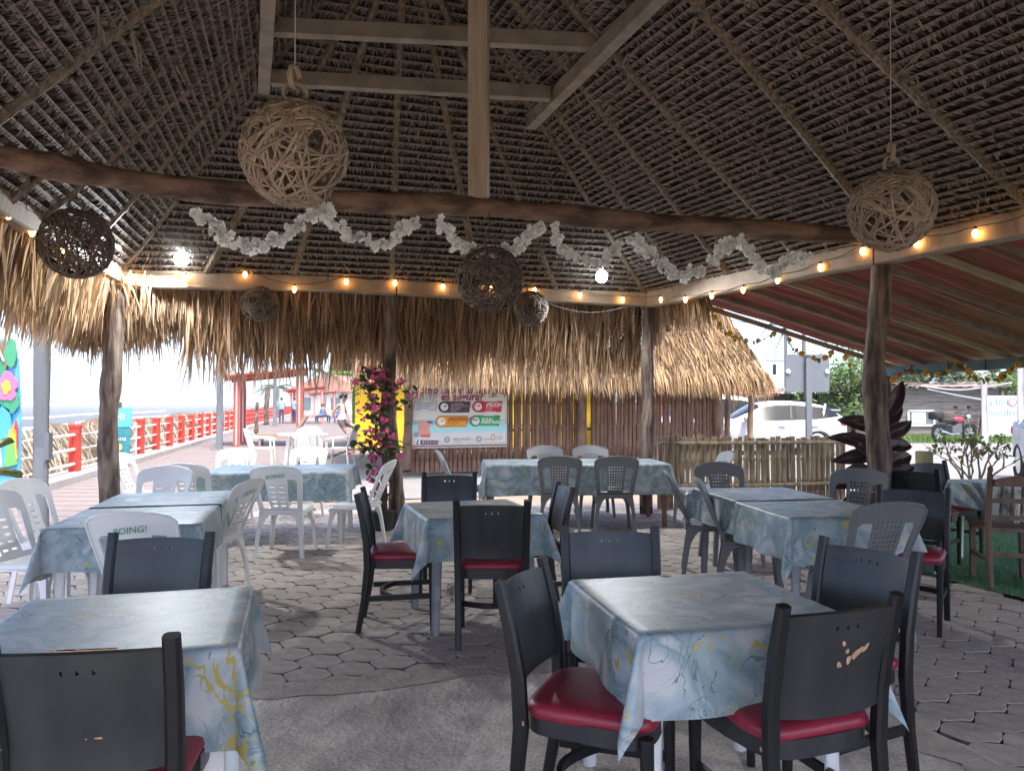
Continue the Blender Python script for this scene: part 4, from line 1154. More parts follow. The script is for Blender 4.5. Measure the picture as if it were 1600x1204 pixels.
# ================================================================== BOARDWALK THINGS
rail = thing('seaside_railing', 'long seaside railing with red posts and white pipe rails', 'railing', (RAILX(14.4), 14.4, 0))
def rp(Y): return V((RAILX(Y), Y, 0))
mb0 = MB(); mb0.box((0, 0, .47), (.17, .17, .94)); mb0.box((0, 0, .965), (.20, .20, .05)); mb0.box((0, 0, .84), (.185, .185, .03)); pmesh = mb0.mesh('post', M['redpaint'])
Ys = [14.4, 19.3, 21.05, 22.8, 24.6, 26.4, 28.2, 30.0] + [31.8 + 1.8 * i for i in range(45)]
for Y in Ys: link('post', pmesh, rail, True, loc=rp(Y), rot=(0, 0, rad(13)))
mbw = MB(); mbw.box((0, 0, .46), (.07, .07, .92)); wmesh = mbw.mesh('upright', M['white'])
for Y in (11.7, 16.0, 18.8): link('upright', wmesh, rail, True, loc=rp(Y), rot=(0, 0, rad(13)))
for z in (.80, .53, .26):
    for y0, y1 in ((8.0, 14.38), (14.42, 16.0), (16.02, 18.78), (18.8, 30), (30.02, 60), (60.02, 112)):
        mb = MB(); mb.tube([rp(y0) + V((0, 0, z)), rp(y1) + V((0, 0, z))], .034, 8); mb.build('pipe', M['white'], rail, True, True)

M['greystraw'] = leafy('weathered_straw', (.42, .36, .28), (.35, .28, .18), .5, .7, .25)
# palm thatch roofs of the beach huts just below the railing
for k, (y0, y1, hh) in enumerate(((8, 19, 1.0), (19.3, 46, 1.05), (46.5, 100, 1.1))):
    lab = ('nearest dry palm thatch hut roof behind the white railing', 'middle dry palm thatch hut roof behind the red railing posts', 'farthest dry palm thatch hut roof along the beach')[k]
    t = thing('beach_hut_roof', lab, 'hut roof', (RAILX(y0) - 1.2, y0, -2), group='beach hut roofs below the railing')
    a, b = rp(y0) + V((-.35, 0, -1.2)), rp(y1) + V((-.35, 0, -1.2)); n_ = V((-1, -.235, 0)).normalized()
    tA, tB = a + n_ * 1.1 + V((0, 0, 1.2 + hh - .15)), b + n_ * 1.1 + V((0, 0, 1.2 + hh - .1))
    mb = MB(); mb.grid(lambda u, v: a.lerp(b, u).lerp(tA.lerp(tB, u), v) + V((0, 0, .10 * math.sin(u * 23) * math.sin(u * 9 + 1) * v)), 40, 3, thick=.2); mb.build('packed_thatch', M['tin'] if False else mat('sandy_thatch', (.20, .15, .10), .95, .3, 6), t, True)
    mb = MB(); roof_straw(mb, (a, b, tA, tB), 5200, (.35, .9), (.008, .02), 0, sp=.5)
    setp(mb.build('palm_straw', M['greystraw'], t, True), kind='stuff')

def pergola(label, c, rz, s=1.0):
    t = thing('pergola', label, 'pergola', c, rz, 'red pergolas on the boardwalk')
    zr = lambda x: 2.39 + .105 * x
    for x in (-.97, .97):
        for y in (-1.05, 1.05):
            h = zr(x) - .16
            mb = MB(); mb.box((x, y, h / 2), (.19, .19, h)); p = mb.build('post', M['redpale'], t)
            for dx, dy in ((0, -.096), (-.096, 0), (.096, 0)):
                mb = MB(); mb.box((x + dx, y + dy, h / 2), (.045 if dy else .006, .045 if dx else .006, h - .1)); mb.build('stripe', M['white'], p)
    for y in (-1.05, 1.05):
        mb = MB(); mb.bar((-1.35, y, zr(-1.35) - .09), (1.15, y, zr(1.15) - .09), .14, .13); mb.build('beam', M['redpale'], t)
    mb = MB(); mb.bar((-1.5, 0, zr(-1.5)), (1.22, 0, zr(1.22)), 2.7, .05); mb.build('roof_slab', M['redpale'], t)
    for k in range(7):
        x = -1.35 + .4 * k; mb = MB(); mb.box((x, 0, zr(x) + .055), (.07, 2.75, .05)); mb.build('slat', M['redpale'], t)
    return t
pergola('nearest red pergola with white striped posts on the boardwalk', (-8.16, 25.95, 0), rad(14))
pergola('second red pergola, farther along the boardwalk beside the lamp pole', (-14.1, 53, 0), rad(14))
pergola('third red pergola in the row, small in the distance', (-18.6, 76, 0), rad(14))
pergola('farthest red pergola of the row', (-24.0, 104, 0), rad(14))

def lamp_post(label, x, y, h, r):
    t = thing('lamp_post', label, 'lamp post', (x, y, 0), 0, 'grey lamp posts along the boardwalk')
    mb = MB(); mb.tube([(0, 0, 0), (0, 0, h * .3), (0, 0, h)], [r, r * .92, r * .7], 16); mb.build('pole', M['pole'], t, smooth=True)
    mb = MB(); mb.box((0, 0, .012), (r * 4, r * 4, .024)); mb.build('base_plate', M['pole'], t)
    mb = MB(); mb.box((r * .95, -.01, .95), (.05, .07, .28)); mb.build('junction_box', M['pole'], t)
    mb = MB(); mb.tube([(0, 0, h), (.3, 0, h + .25), (1.0, 0, h + .3)], .035, 8); mb.build('arm', M['pole'], t)
    mb = MB(); mb.superq((1.2, 0, h + .28), (.3, .12, .06)); mb.build('lamp_head', M['pole'], t)
lamp_post('thick grey lamp post standing by the white chairs at left', -4.90, 8.0, 6.0, .088)
lamp_post('slim grey lamp post at the left end of the nearest pergola', -8.75, 23.0, 6.5, .105)
lamp_post('thin grey lamp post far along the railing', -14.2, 46, 7, .12)
# driftwood poles by the railing
for k, (px, y0, y1, D) in enumerate(((185, 628, 662, 17.8), (400, 628, 668, 34), (414, 609, 650, 48), (418, 607, 650, 49))):
    a, b = at(px, y1, D), at(px + 2, y0, D)
    mb = MB(); crooked(mb, (a.x, a.y, 0), b, .05 if k == 0 else .09, .05 if k == 0 else .07, .03, seed=k)
    setp(mb.build('driftwood_pole', M['post'], smooth=True), ('short weathered wooden stake behind the teal sign', 'leaning bleached stake beside the pergola post', 'tall thin beach pole, left of the pair', 'tall thin beach pole, right of the pair')[k], 'pole')

# teal sign hung in the railing gap
t = thing('beach_sign', 'teal painted board sign hanging in the gap of the railing', 'sign', at(187, 710, 17.2)[:], rad(13))
mb = MB(); mb.grid(lambda u, v: (-.22 + .44 * u, 0, .05 + .92 * v), 1, 1, thick=-.03); mb.build('board', mat('sign_teal', (.03, .20, .24), .6, .3, 4), t)
mb = MB(); mb.grid(lambda u, v: (-.26 + .50 * u + .03 * v, -.025, .62 + .42 * v), 1, 1, thick=-.02); mb.build('board', mat('sign_cyan', (.10, .45, .52), .6, .2, 6), t)
for s, z, sz, c in (('MI', .84, .22, (.75, .85, .85)), ('Luna', .36, .15, (.6, .7, .7))):
    me = text_mesh(s, sz, shear=.1); me.materials.clear(); me.materials.append(flat('sign_ink', c)); o = link('lettering', me, t, loc=(0, -.05, z), rot=(rad(90), 0, 0))
mb = MB(); mb.lathe([(0, 0), (.09, 0), (.09, .01), (0, .01)], 14); mb.build('sun_disc', flat('sign_sun', (.65, .45, .18)), t, loc=(-.02, -.05, .17), rot=(rad(90), 0, 0))

# painted cut-out board at the left edge
mu = thing('painted_board', 'painted beach board with blue dolphin, rainbow and pink hibiscus at the left edge', 'sign', (-7.35, 11.0, 0), rad(8))
def cut(pts, lay, m, name='painted_shape', th=.03):
    mb = MB(); n = len(pts)
    mb.prism(pts, -.004 * lay - th / 2, -.004 * lay + th / 2 - .002, 0, Matrix(((1, 0, 0), (0, 0, 1), (0, 1, 0)))); return mb.build(name, m, mu)
def blob(cx, cz, rx, rz_, n=14, j=.12, seed=1):
    q = random.Random(seed); return [(cx + rx * math.cos(2 * math.pi * k / n) * q.uniform(1 - j, 1 + j), cz + rz_ * math.sin(2 * math.pi * k / n) * q.uniform(1 - j, 1 + j)) for k in range(n)]
P_ = lambda px, py: ((px + 70) / 1200 * 11.0 - .0, CH + (629 - py) / 1200 * 11.0)
# x measured from px=-70 (board runs out of the frame)
mu.location = ((-70 - 800) / 1200 * 11.0, 11.0, 0); mu.rotation_euler = (0, 0, 0)
cut([(0, .15), (P_(33, 0)[0], .15), P_(34, 660), P_(28, 560), P_(10, 530), (0, 2.35)], 0, flat('board_blue', (.12, .42, .80)), 'board', .04)
cut([P_(-30, 535), P_(14, 533), P_(14, 575), P_(-30, 575)], 12, flat('board_brown', (.28, .17, .12)))
cut(blob(P_(20, 0)[0], P_(0, 552)[1], .085, .22, seed=2), 14, flat('leaf_green', (.07, .33, .17)))
cut(blob(P_(2, 0)[0], P_(0, 600)[1], .14, .34, seed=3), 13, flat('leaf_green_b', (.05, .28, .15)))
cut(blob(P_(22, 0)[0], P_(0, 625)[1], .12, .17, seed=4, j=.25), 13, flat('leaf_green_c', (.05, .30, .16)))
fx, fz = P_(16, 604)
for k in range(5):
    a = rad(72 * k + 90); cut(blob(fx + .085 * math.cos(a), fz + .13 * math.sin(a), .075, .095, seed=k), 16 + .2 * k, flat('hibiscus_pink', (.78, .17, .34)), 'petal')
cut(blob(fx, fz, .065, .10, seed=9, j=.3), 19, flat('hibiscus_yellow', (.85, .45, .06)), 'petal')
cut([P_(-40, 650), P_(0, 628), P_(20, 640), P_(24, 680), P_(22, 728), P_(5, 730), P_(0, 690), P_(-40, 700)], 13, flat('dolphin_blue', (.08, .36, .72)), 'dolphin')
cut([P_(-5, 660), P_(4, 672), P_(10, 728), P_(4, 728), P_(-4, 690)], 15, flat('dolphin_belly', (.75, .80, .82)), 'dolphin_belly')
cut(blob(P_(3, 0)[0], P_(0, 645)[1], .018, .03, j=0), 17, flat('dolphin_eye', (.02, .03, .05)), 'eye')
for k, c in enumerate(((.75, .06, .04), (.85, .30, .03), (.80, .62, .05), (.15, .50, .12))):
    cut([P_(30 - 4.5 * k, 655 + 8 * k), P_(33 - 1.2 * k, 668 + 6 * k), P_(33, 700 + 8 * k), P_(22 - k, 728), P_(19 - 1.5 * k, 726)], 16 + .5 * k, flat('rainbow', c), 'rainbow_band')
me = text_mesh('A', .34); me.materials.clear(); me.materials.append(flat('pale_letter', (.8, .55, .6))); link('lettering', me, mu, loc=(P_(1, 0)[0], -.09, P_(0, 553)[1]), rot=(rad(90), 0, 0))

# ================================================================== YELLOW BUILDING
yb = thing('yellow_building', 'two storey yellow building with green and orange bands behind the hut', 'building', (0, 24, 0))
mb = MB(); mb.box((-.9, 26, 2.2), (7.8, 5.0, 4.4)); mb.build('wall', M['yellow'], yb, True)
mb = MB(); mb.box((-1.2, 25.4, 2.42), (8.6, 4.6, .26)); mb.build('floor_band', M['lime'], yb, True)
mb = MB(); mb.box((-5.0, 24.6, 3.0), (.9, 2.6, .9)); mb.build('balcony_wall', mat('cream_wall', (.75, .55, .20), .8, .1, 3), yb, True)
mb = MB(); mb.box((-1.2, 25.4, 3.75), (8.6, 4.6, .6)); mb.build('parapet', M['orange'], yb, True)
mb = MB(); mb.box((-5.12, 25.2, 1.15), (.2, .2, 2.3)); mb.build('column', mat('green_column', (.10, .22, .06), .7, .2, 4), yb, True)
for k in range(3):
    mb = MB(); mb.tube([(-5.6, 24.5 + .5 * k, 2.6), (-5.6, 24.5 + .5 * k, 4.2)], .03, 6); mb.build('scaffold_bar', M['wire'], yb, True)

# far house, palms, people on the boardwalk
fh = thing('gabled_house', 'pale house with pitched brown roof at the end of the boardwalk', 'house', (-23, 95, 0))
mb = MB(); mb.box((-22, 95, 1.4), (9, 7, 2.8)); mb.build('wall', mat('cream_house', (.62, .56, .48), .8, .1, 1), fh, True)
mb = MB(); a = [(-27.2, 91, 2.7), (-16.8, 91, 2.7), (-22, 91, 5.0), (-27.2, 99, 2.7), (-16.8, 99, 2.7), (-22, 99, 5.0)]
mb.add(a, [(0, 1, 2), (3, 5, 4), (0, 2, 5, 3), (1, 4, 5, 2), (0, 3, 4, 1)]); mb.build('roof', mat('rose_roof', (.40, .20, .14), .8, .3, 1), fh, True)
for x in (-24.5, -21, -18.5):
    mb = MB(); mb.box((x, 91.45, 1.3), (1.1, .1, 1.4)); mb.build('window', M['glass'], fh, True)

def frond(mb, o, az, L, droop, n=22, wl=.42, up=.5):
    d0 = V((math.cos(az), math.sin(az), 0)); pts = []
    for i in range(n + 1):
        t = i / n; pts.append(V(o) + d0 * (L * t * (1 - .18 * t)) + V((0, 0, L * (up * t - droop * t * t))))
    mb.tube(pts, [.03 * (1 - .8 * i / n) for i in range(n + 1)], 4)
    sd_ = d0.cross(V((0, 0, 1)))
    for i in range(2, n + 1):
        t = i / n; l_ = wl * L * .45 * (math.sin(math.pi * min(1, t * .9 + .1)) ** .6)
        dd = (pts[i] - pts[i - 1]).normalized()
        for s in (-1, 1):
            e = pts[i] + (sd_ * s * .8 + dd * .55 + V((0, 0, -.55 + R.uniform(-.2, .15)))).normalized() * l_
            mb.add([pts[i] - dd * .035 * L * .4, pts[i] + dd * .035 * L * .4, e], [(0, 1, 2)])
def palm(label, x, y, h, L, n=13, lean=.06, seed=0, rt=.17):
    t = thing('palm_tree', label, 'palm tree', (x, y, 0), 0, 'coconut palms')
    mb = MB(); pts = [V((lean * h * (i / 10) ** 2, 0, h * i / 10)) for i in range(11)]; mb.tube(pts, [rt * (1 - .35 * i / 10) * (1.06 if i % 2 else .98) for i in range(11)], 10); mb.build('trunk', mat('palm_trunk', (.26, .22, .18), .9, .3, 6, stretch=(1, 1, 8)), t, smooth=True)
    for k in range(n):
        mb = MB(); frond(mb, pts[-1], 2 * math.pi * k / n + R.uniform(-.2, .2), L * R.uniform(.85, 1.1), R.uniform(.35, .95), up=R.uniform(.1, .75)); mb.build('frond', M['dkgreen'], t)
palm('tall palm whose trunk rises behind the wooden shack, beside the awning edge', 15.6, 35, 7.2, 3.4, lean=-.07)
palm('palm with drooping fronds above the road sign', 17.5, 46, 6.6, 3.4, lean=.0, rt=.16)
palm('palm on the boardwalk behind the pergolas', -19.5, 80, 4.4, 3.0)
palm('small palm with arching frond over the far pergola', -20.0, 66, 2.7, 2.2, lean=-.1, rt=.12)

def leaf_quad(mb, p, s, nrm=None):
    a = V((R.gauss(0, 1), R.gauss(0, 1), R.gauss(0, 1))).normalized(); b = a.orthogonal().normalized()
    mb.add([p - a * s, p - b * s * .45, p + a * s, p + b * s * .45], [(0, 1, 2, 3)])
def tree(label, x, y, h, r, n, m, group='trees behind the shack', crown_z=.6, ls=.10):
    t = thing('leafy_tree', label, 'tree', (x, y, 0), 0, group)
    mb = MB(); mb.tube([(0, 0, 0), (.1, 0, h * .3), (.05, .1, h * .6)], [.16, .12, .07], 8)
    for k in range(5):
        a = k * 1.26; mb.tube([(.05, .05, h * .4), (math.cos(a) * r * .4, math.sin(a) * r * .4, h * .62), (math.cos(a) * r * .7, math.sin(a) * r * .7, h * .8)], [.07, .05, .02], 6)
    mb.build('trunk', M['stem'], t, smooth=True)
    mb = MB(); cl_ = [(V((R.gauss(0, .45) * r, R.gauss(0, .4) * r, h * crown_z + R.gauss(0, .16) * h)), R.uniform(.25, .5) * r) for _ in range(16)]
    for i in range(n):
        c, cr_ = R.choice(cl_); p = c + V((R.gauss(0, .5), R.gauss(0, .5), R.gauss(0, .42))) * cr_
        if p.z > .3: leaf_quad(mb, p, R.uniform(.6, 1.4) * ls)
    setp(mb.build('crown', m, t), kind='stuff')
M['leafA'] = leafy('mid_green_leaf', (.085, .15, .035), (.14, .24, .05), .5, .5, .3); M['leafB'] = leafy('grey_green_leaf', (.075, .10, .05), (.10, .15, .06), .5, .6, .25); M['leafC'] = leafy('yellow_green_leaf', (.16, .19, .05), (.2, .26, .06), .4, .6, .3)
tree('bright green bushy tree beside the road sign', 14.6, 33.5, 3.6, 2.0, 2600, M['leafA'], ls=.12)
for k, (x, y, h, r, m, lb) in enumerate(((19.5, 39, 5.0, 2.4, 'leafB', 'grey green tree behind the shack, leftmost'), (22.5, 42, 5.6, 2.8, 'leafB', 'tall grey green tree behind the middle of the shack'), (25.5, 40, 4.4, 2.4, 'leafA', 'dark rounded tree behind the right end of the shack'), (28.8, 42, 5.6, 3.0, 'leafB', 'tree behind the white painted hoarding'), (33, 41, 5.0, 3, 'leafA', 'tree at the right edge behind the poles'))):
    tree(lb, x, y, h, r, 2800, M[m], ls=.15)
# yucca like dry palm by the shack
yu = thing('yucca_plant', 'spiky pale yucca standing behind the shack roof', 'plant', (18.2, 36.2, 0))
mb = MB(); mb.tube([(0, 0, 0), (0, 0, 1.6)], .14, 8); mb.build('trunk', M['stem'], yu)
mb = MB()
for k in range(60):
    a = R.uniform(0, 6.28); el = R.uniform(.2, 1.4); d = V((math.cos(a) * math.cos(el), math.sin(a) * math.cos(el), math.sin(el))); s_ = d.orthogonal().normalized() * .035; p = V((0, 0, 1.55))
    mb.add([p - s_, p + s_, p + d * R.uniform(.9, 1.5)], [(0, 1, 2)])
setp(mb.build('foliage', M['leafC'], yu), kind='stuff')
# ================================================================== ROAD SIDE
# ---- cars
def sub_add(mb, vs, qs):
    for q in qs: mb.add([vs[i] for i in q], [(0, 1, 2, 3)])
    # weld
    key = {}; nv = []; mp = []
    for p in mb.v:
        k = (round(p[0], 4), round(p[1], 4), round(p[2], 4))
        if k not in key: key[k] = len(nv); nv.append(p)
        mp.append(key[k])
    mb.v = nv; mb.f = [tuple(mp[i] for i in f) for f in mb.f]
def car(label, loc, rz, win='cglass', h=1.48, suv=False, paint=None):
    t = thing('parked_car', label, 'car', loc, rz, 'white cars parked by the road')
    # x = length, nose at -x ; stations: x, half width, sill, belt, top, half width of roof
    k = h / 1.48
    st = [(-2.15, .62, .35, .58, .64, .5), (-2.08, .78, .24, .66, .72, .62), (-1.7, .86, .20, .78, .86, .68), (-1.2, .89, .20, .86, .95, .70), (-.92, .90, .20, .90, 1.00, .70),
          (-.55, .90, .20, .92, 1.20 * k, .66), (-.2, .90, .20, .93, 1.40 * k, .62), (.25, .90, .20, .945, 1.475 * k, .61), (.8, .90, .20, .96, 1.475 * k, .61), (1.3, .90, .20, .98, 1.43 * k, .60),
          (1.62, .89, .20, 1.02, 1.36 * k, .58), (1.92, .86, .22, 1.06, 1.20 * k if not suv else 1.36 * k, .56), (2.12, .80, .26, .98, 1.03 if not suv else 1.10 * k, .60), (2.18, .70, .34, .80, .88, .6)]
    ring = []
    for x, w_, z0, zb, zt, wr in st:
        half = [(w_ * .92, z0), (w_ * 1.0, z0 + (zb - z0) * .25), (w_ * 1.015, z0 + (zb - z0) * .62), (w_ * .985, zb), (wr * 1.05, zb + (zt - zb) * .78), (wr * .9, zt - .02), (wr * .5, zt), (0, zt + .012)]
        full = half + [(-a, b) for a, b in half[-2::-1]]
        ring.append([V((x, a, b)) for a, b in full])
    n = len(ring[0]); body, wn = MB(), []
    vs = [p for r in ring for p in r]
    bf = []
    for i in range(len(ring) - 1):
        for j in range(n - 1):
            q = (i * n + j, i * n + j + 1, (i + 1) * n + j + 1, (i + 1) * n + j)
            side = j in (3, n - 5); topm = 4 <= j <= n - 6
            if side and 5 <= i <= 10: wn.append(('side_window', q, i)); continue
            if topm and i in (4, 5) : wn.append(('windscreen', q, i)); continue
            if topm and i in (10, 11): wn.append(('rear_window', q, i)); continue
            bf.append(q)
    bf.append(tuple(range(n))); bf.append(tuple((len(ring) - 1) * n + j for j in range(n - 1, -1, -1)))
    body.add(vs, bf); pm_ = paint or M['cpaint']
    bo = body.build('body', pm_, t, smooth=True)
    groups = {'windscreen': [q for a, q, i in wn if a == 'windscreen'], 'rear_window': [q for a, q, i in wn if a == 'rear_window']}
    for nm, qs in groups.items():
        mb = MB(); sub_add(mb, vs, qs); mb.build(nm, M[win], t, smooth=True)
    sides = [(q, i) for a, q, i in wn if a == 'side_window']
    for sgn in (0, 1):
        for lo, hi in ((5, 7), (8, 9), (10, 10)):
            qs = [q for q, i in sides if lo <= i <= hi and ((vs[q[0]].y > 0) == bool(sgn))]
            mb = MB(); sub_add(mb, vs, qs); mb.build('side_window', M[win], t, smooth=True)
    for s in (-1, 1):
        for x in (.62, 1.44):
            mb = MB(); mb.bar((x, s * .885, .93), (x + (.04 if x < 1 else .18), s * .645, 1.40 * k), .05, .02); mb.build('pillar', pm_ if x > 1 else M['black'], t)
        mb = MB(); mb.superq((-.62, s * 1.02, 1.0), (.09, .12, .075), .6, .6, 14, 8); mi_ = mb.build('mirror', pm_, t, smooth='all')
        mb = MB(); mb.bar((-.6, s * .9, .94), (-.6, s * .99, .97), .05, .04); mb.build('mirror_arm', M['black'], mi_)
        for x in (.35, 1.25):
            mb = MB(); mb.box((x, s * .925, .80), (.18, .03, .03)); mb.build('door_handle', pm_, t)
        mb = MB(); mb.superq((2.03, s * .70, .90), (.12, .17, .10), .5, .5, 12, 8); mb.build('tail_lamp', M['tail'], t, smooth='all')
        mb = MB(); mb.superq((-2.0, s * .66, .64), (.16, .16, .085), .5, .5, 12, 8); mb.build('headlight', M['cglass'], t, smooth='all')
        mb = MB(); mb.superq((-2.12, s * .55, .36), (.05, .10, .06), .5, .5, 12, 8); mb.build('fog_lamp', M['black'], t, smooth='all')
        for x in (-1.35, 1.32):
            mb = MB(); mb.tube([(x + .31 * math.cos(a * .314), s * .82, .33 + .31 * math.sin(a * .314)) for a in range(20)], .105, 8, closed=True); wl = mb.build('wheel', M['tyre'], t, smooth=True)
            mb = MB(); mb.tube([(x, s * .80, .33), (x, s * .90, .33)], .20, 16); mb.build('rim', M['chrome'], wl)
    mb = MB(); mb.superq((1.98, 0, 1.40 * k if suv else 1.22 * k), (.16, .55, .02), .5, .5, 12, 6); mb.build('spoiler', pm_, t, smooth='all')
    return t
car('white hatchback parked side on behind the bamboo fence', (7.05, 21.9, -.03), rad(-2))
car('white van-like car with dark windows, mostly hidden behind the white hatchback', (6.0, 25.2, -.03), rad(4), h=1.72, suv=True)
car('white car nosing into the picture at the right edge', (9.65, 12.6, -.03), rad(68))

# ---- road sign seen from behind
sg = thing('road_sign', 'grey back of a square road sign on a steel post', 'sign', (5.02, 13.0, 0), rad(6))
mb = MB(); 
def rr_(w_, h_, r, n=5):
    pts = []
    for cx, cy, a0 in ((w_ / 2 - r, h_ / 2 - r, 0), (-w_ / 2 + r, h_ / 2 - r, 90), (-w_ / 2 + r, -h_ / 2 + r, 180), (w_ / 2 - r, -h_ / 2 + r, 270)):
        for k in range(n + 1): pts.append((cx + r * math.cos(rad(a0 + 90 * k / n)), cy + r * math.sin(rad(a0 + 90 * k / n))))
    return pts
XZ = Matrix(((1, 0, 0), (0, 0, 1), (0, 1, 0)))
mb.prism([(x, z + 1.90) for x, z in rr_(.78, .64, .05)], .03, .045, 0, XZ); mb.build('plate', M['pole'], sg)
mb = MB(); mb.box((0, 0, 1.1), (.10, .05, 2.2)); mb.build('post', M['pole'], sg)
for x in (-.35, .35):
    mb = MB(); mb.lathe([(0, 0), (.042, .0), (.042, .02), (.018, .021), (.018, .03), (0, .03)], 14); mb.build('bolt_cap', M['white'], sg, loc=(x, .028, 1.93), rot=(rad(90), 0, 0))

# ---- shacks
def plank_wall(t, x0, x1, y, z0, z1, ph, m='plank', seams=1.9):
    z = z0; row = 0
    while z < z1 - .02:
        h = min(ph * R.uniform(.85, 1.15), z1 - z); x = x0 - (row % 2) * .6
        while x < x1:
            a, b = max(x, x0), min(x + seams, x1)
            if b - a > .05:
                mb = MB(); mb.box(((a + b) / 2, y + R.uniform(-.012, .012), z + h / 2), (b - a - .015, .03, h - .014)); mb.build('plank', M[m], t, True)
            x += seams
        z += h; row += 1
sh = thing('wooden_shack', 'low shack of grey horizontal planks with a small white framed window', 'shack', (18, 33.5, 0))
mb = MB(); mb.box((18.2, 35.0, 1.0), (6.4, 2.6, 2.0)); mb.build('core', M['backing'], sh, True)
plank_wall(sh, 15.0, 21.3, 33.6, 0, 2.06, .30)
mb = MB(); mb.grid(lambda u, v: (14.7 + 6.9 * u, 33.2 + 3.4 * v, 2.10 + .25 * v + .025 * math.sin(u * 90) + .05 * math.sin(u * 7)), 90, 1, thick=.03); mb.build('roof_sheet', M['tin'], sh, True)
for i in range(26):
    x = 14.8 + R.uniform(0, 6.6); mb = MB(); mb.box((x, 33.3 + R.uniform(-.1, .4), 2.20 + R.uniform(0, .06)), (R.uniform(.3, .9), .3, .04), R.uniform(-.3, .3)); mb.build('roof_scrap', M['tin'] if i % 2 else M['plank'], sh, True)
wd_ = MB(); 
for a, b in (((17.3, 1.05), (18.42, 1.05)), ((17.3, .42), (18.42, .42)), ((17.3, .42), (17.3, 1.05)), ((18.42, .42), (18.42, 1.05))): wd_.bar((a[0], 33.56, a[1]), (b[0], 33.56, b[1]), .09, .09, (0, 1, 0))
wf = wd_.build('window_frame', M['white'], sh, True)
mb = MB(); mb.box((17.86, 33.57, .735), (1.06, .02, .56)); mb.build('pane', M['glass'], wf)
mb = MB(); mb.box((17.75, 33.545, .74), (.62, .015, .5)); mb.build('curtain', mat('pale_curtain', (.62, .66, .66), .7), wf)
mb = MB(); mb.bar((18.7, 33.4, 1.0), (20.4, 33.0, .95), .3, .06); mb.build('counter', M['plank'], sh, True)
for k, (x, y) in enumerate(((21.25, 33.3), (20.2, 33.2), (21.7, 33.0))):
    mb = MB(); mb.bar((x, y, 0), (x + (.0, .3, 0)[k], y, 1.9), .12, .1); mb.build('post', M['post'], sh, True)
s2 = thing('wooden_stall', 'grey wooden stall with a red lettered board behind the white hatchback', 'stall', (13.2, 34, 0))
plank_wall(s2, 12.4, 14.9, 34.0, 0, 1.8, .34)
mb = MB(); mb.box((13.2, 35.2, .9), (3.4, 2.2, 1.8)); mb.build('core', M['backing'], s2, True)
mb = MB(); mb.grid(lambda u, v: (9.9 + 5.2 * u, 33.4 + 2.8 * v, 1.92 + .2 * v + .02 * math.sin(u * 80)), 80, 1, thick=.03); mb.build('roof_sheet', M['tin'], s2, True)
mb = MB(); mb.box((9.95, 33.5, .95), (.08, .08, 1.9)); mb.box((9.95, 33.5, .95), (.02, .02, 1.9)); 
mb = MB(); mb.box((10.6, 33.5, .95), (.12, .12, 1.9)); mb.build('post', M['redpale'], s2, True)
mb = MB(); mb.box((12.25, 33.9, 1.15), (1.15, .04, .50)); sb_ = mb.build('sign_board', mat('pale_board', (.55, .50, .48), .7, .1, 4), s2, True)
me = text_mesh('YOXO', .46, sp=1.0); me.materials.clear(); me.materials.append(M['redpale']); link('lettering', me, sb_, loc=(12.3, 33.87, 1.14), rot=(rad(90), 0, 0))
mb = MB(); mb.box((11.2, 34.9, .9), (1.6, .1, 1.8)); mb.build('wall_panel', M['kerb'], s2, True)
rh = thing('red_house', 'low red house with tiled roof behind the parked cars', 'house', (8.4, 38, 0))
mb = MB(); mb.box((9.6, 39, .95), (5.6, 4, 1.9)); mb.build('wall', mat('salmon_wall', (.62, .25, .19), .8, .15, 2), rh, True)
mb = MB(); mb.grid(lambda u, v: (6.4 + 6.4 * u, 36.5 + 4.6 * v, 1.85 + .75 * v + .02 * math.sin(u * 120)), 120, 1, thick=.05); mb.build('roof', mat('red_roof', (.55, .10, .07), .7, .25, 2), rh, True)
mb = MB(); mb.box((9.0, 36.9, 1.2), (1.4, .06, .5)); mb.build('window', M['glass'], rh, True)
# hoarding with blue lettering
ho = thing('painted_hoarding', 'white painted hoarding with blue lettering at the far right', 'sign', (20.6, 32.0, 0), rad(-4))
mb = MB(); mb.box((0, 0, .85), (1.75, .05, 1.7)); mb.build('panel', mat('blue_white_panel', (.62, .70, .76), .6, .1, 2), ho)
for s, z in (('a hhh  as', 1.42), ('ruoderas', .98)):
    me = text_mesh(s, .42); me.materials.clear(); me.materials.append(flat('dull_blue_ink', (.16, .24, .34))); link('lettering', me, ho, loc=(0, -.03, z), rot=(rad(90), 0, 0))
mb = MB(); mb.lathe([(0, 0), (.19, 0), (.19, .012), (0, .012)], 14); mb.build('emblem', flat('dull_red_emblem', (.45, .24, .25)), ho, loc=(.22, -.03, 1.42), rot=(rad(90), 0, 0))
mb = MB(); mb.lathe([(0, .012), (.12, .012), (.12, .02), (0, .02)], 14); mb.build('emblem', M['white'], ho, loc=(.22, -.03, 1.42), rot=(rad(90), 0, 0))
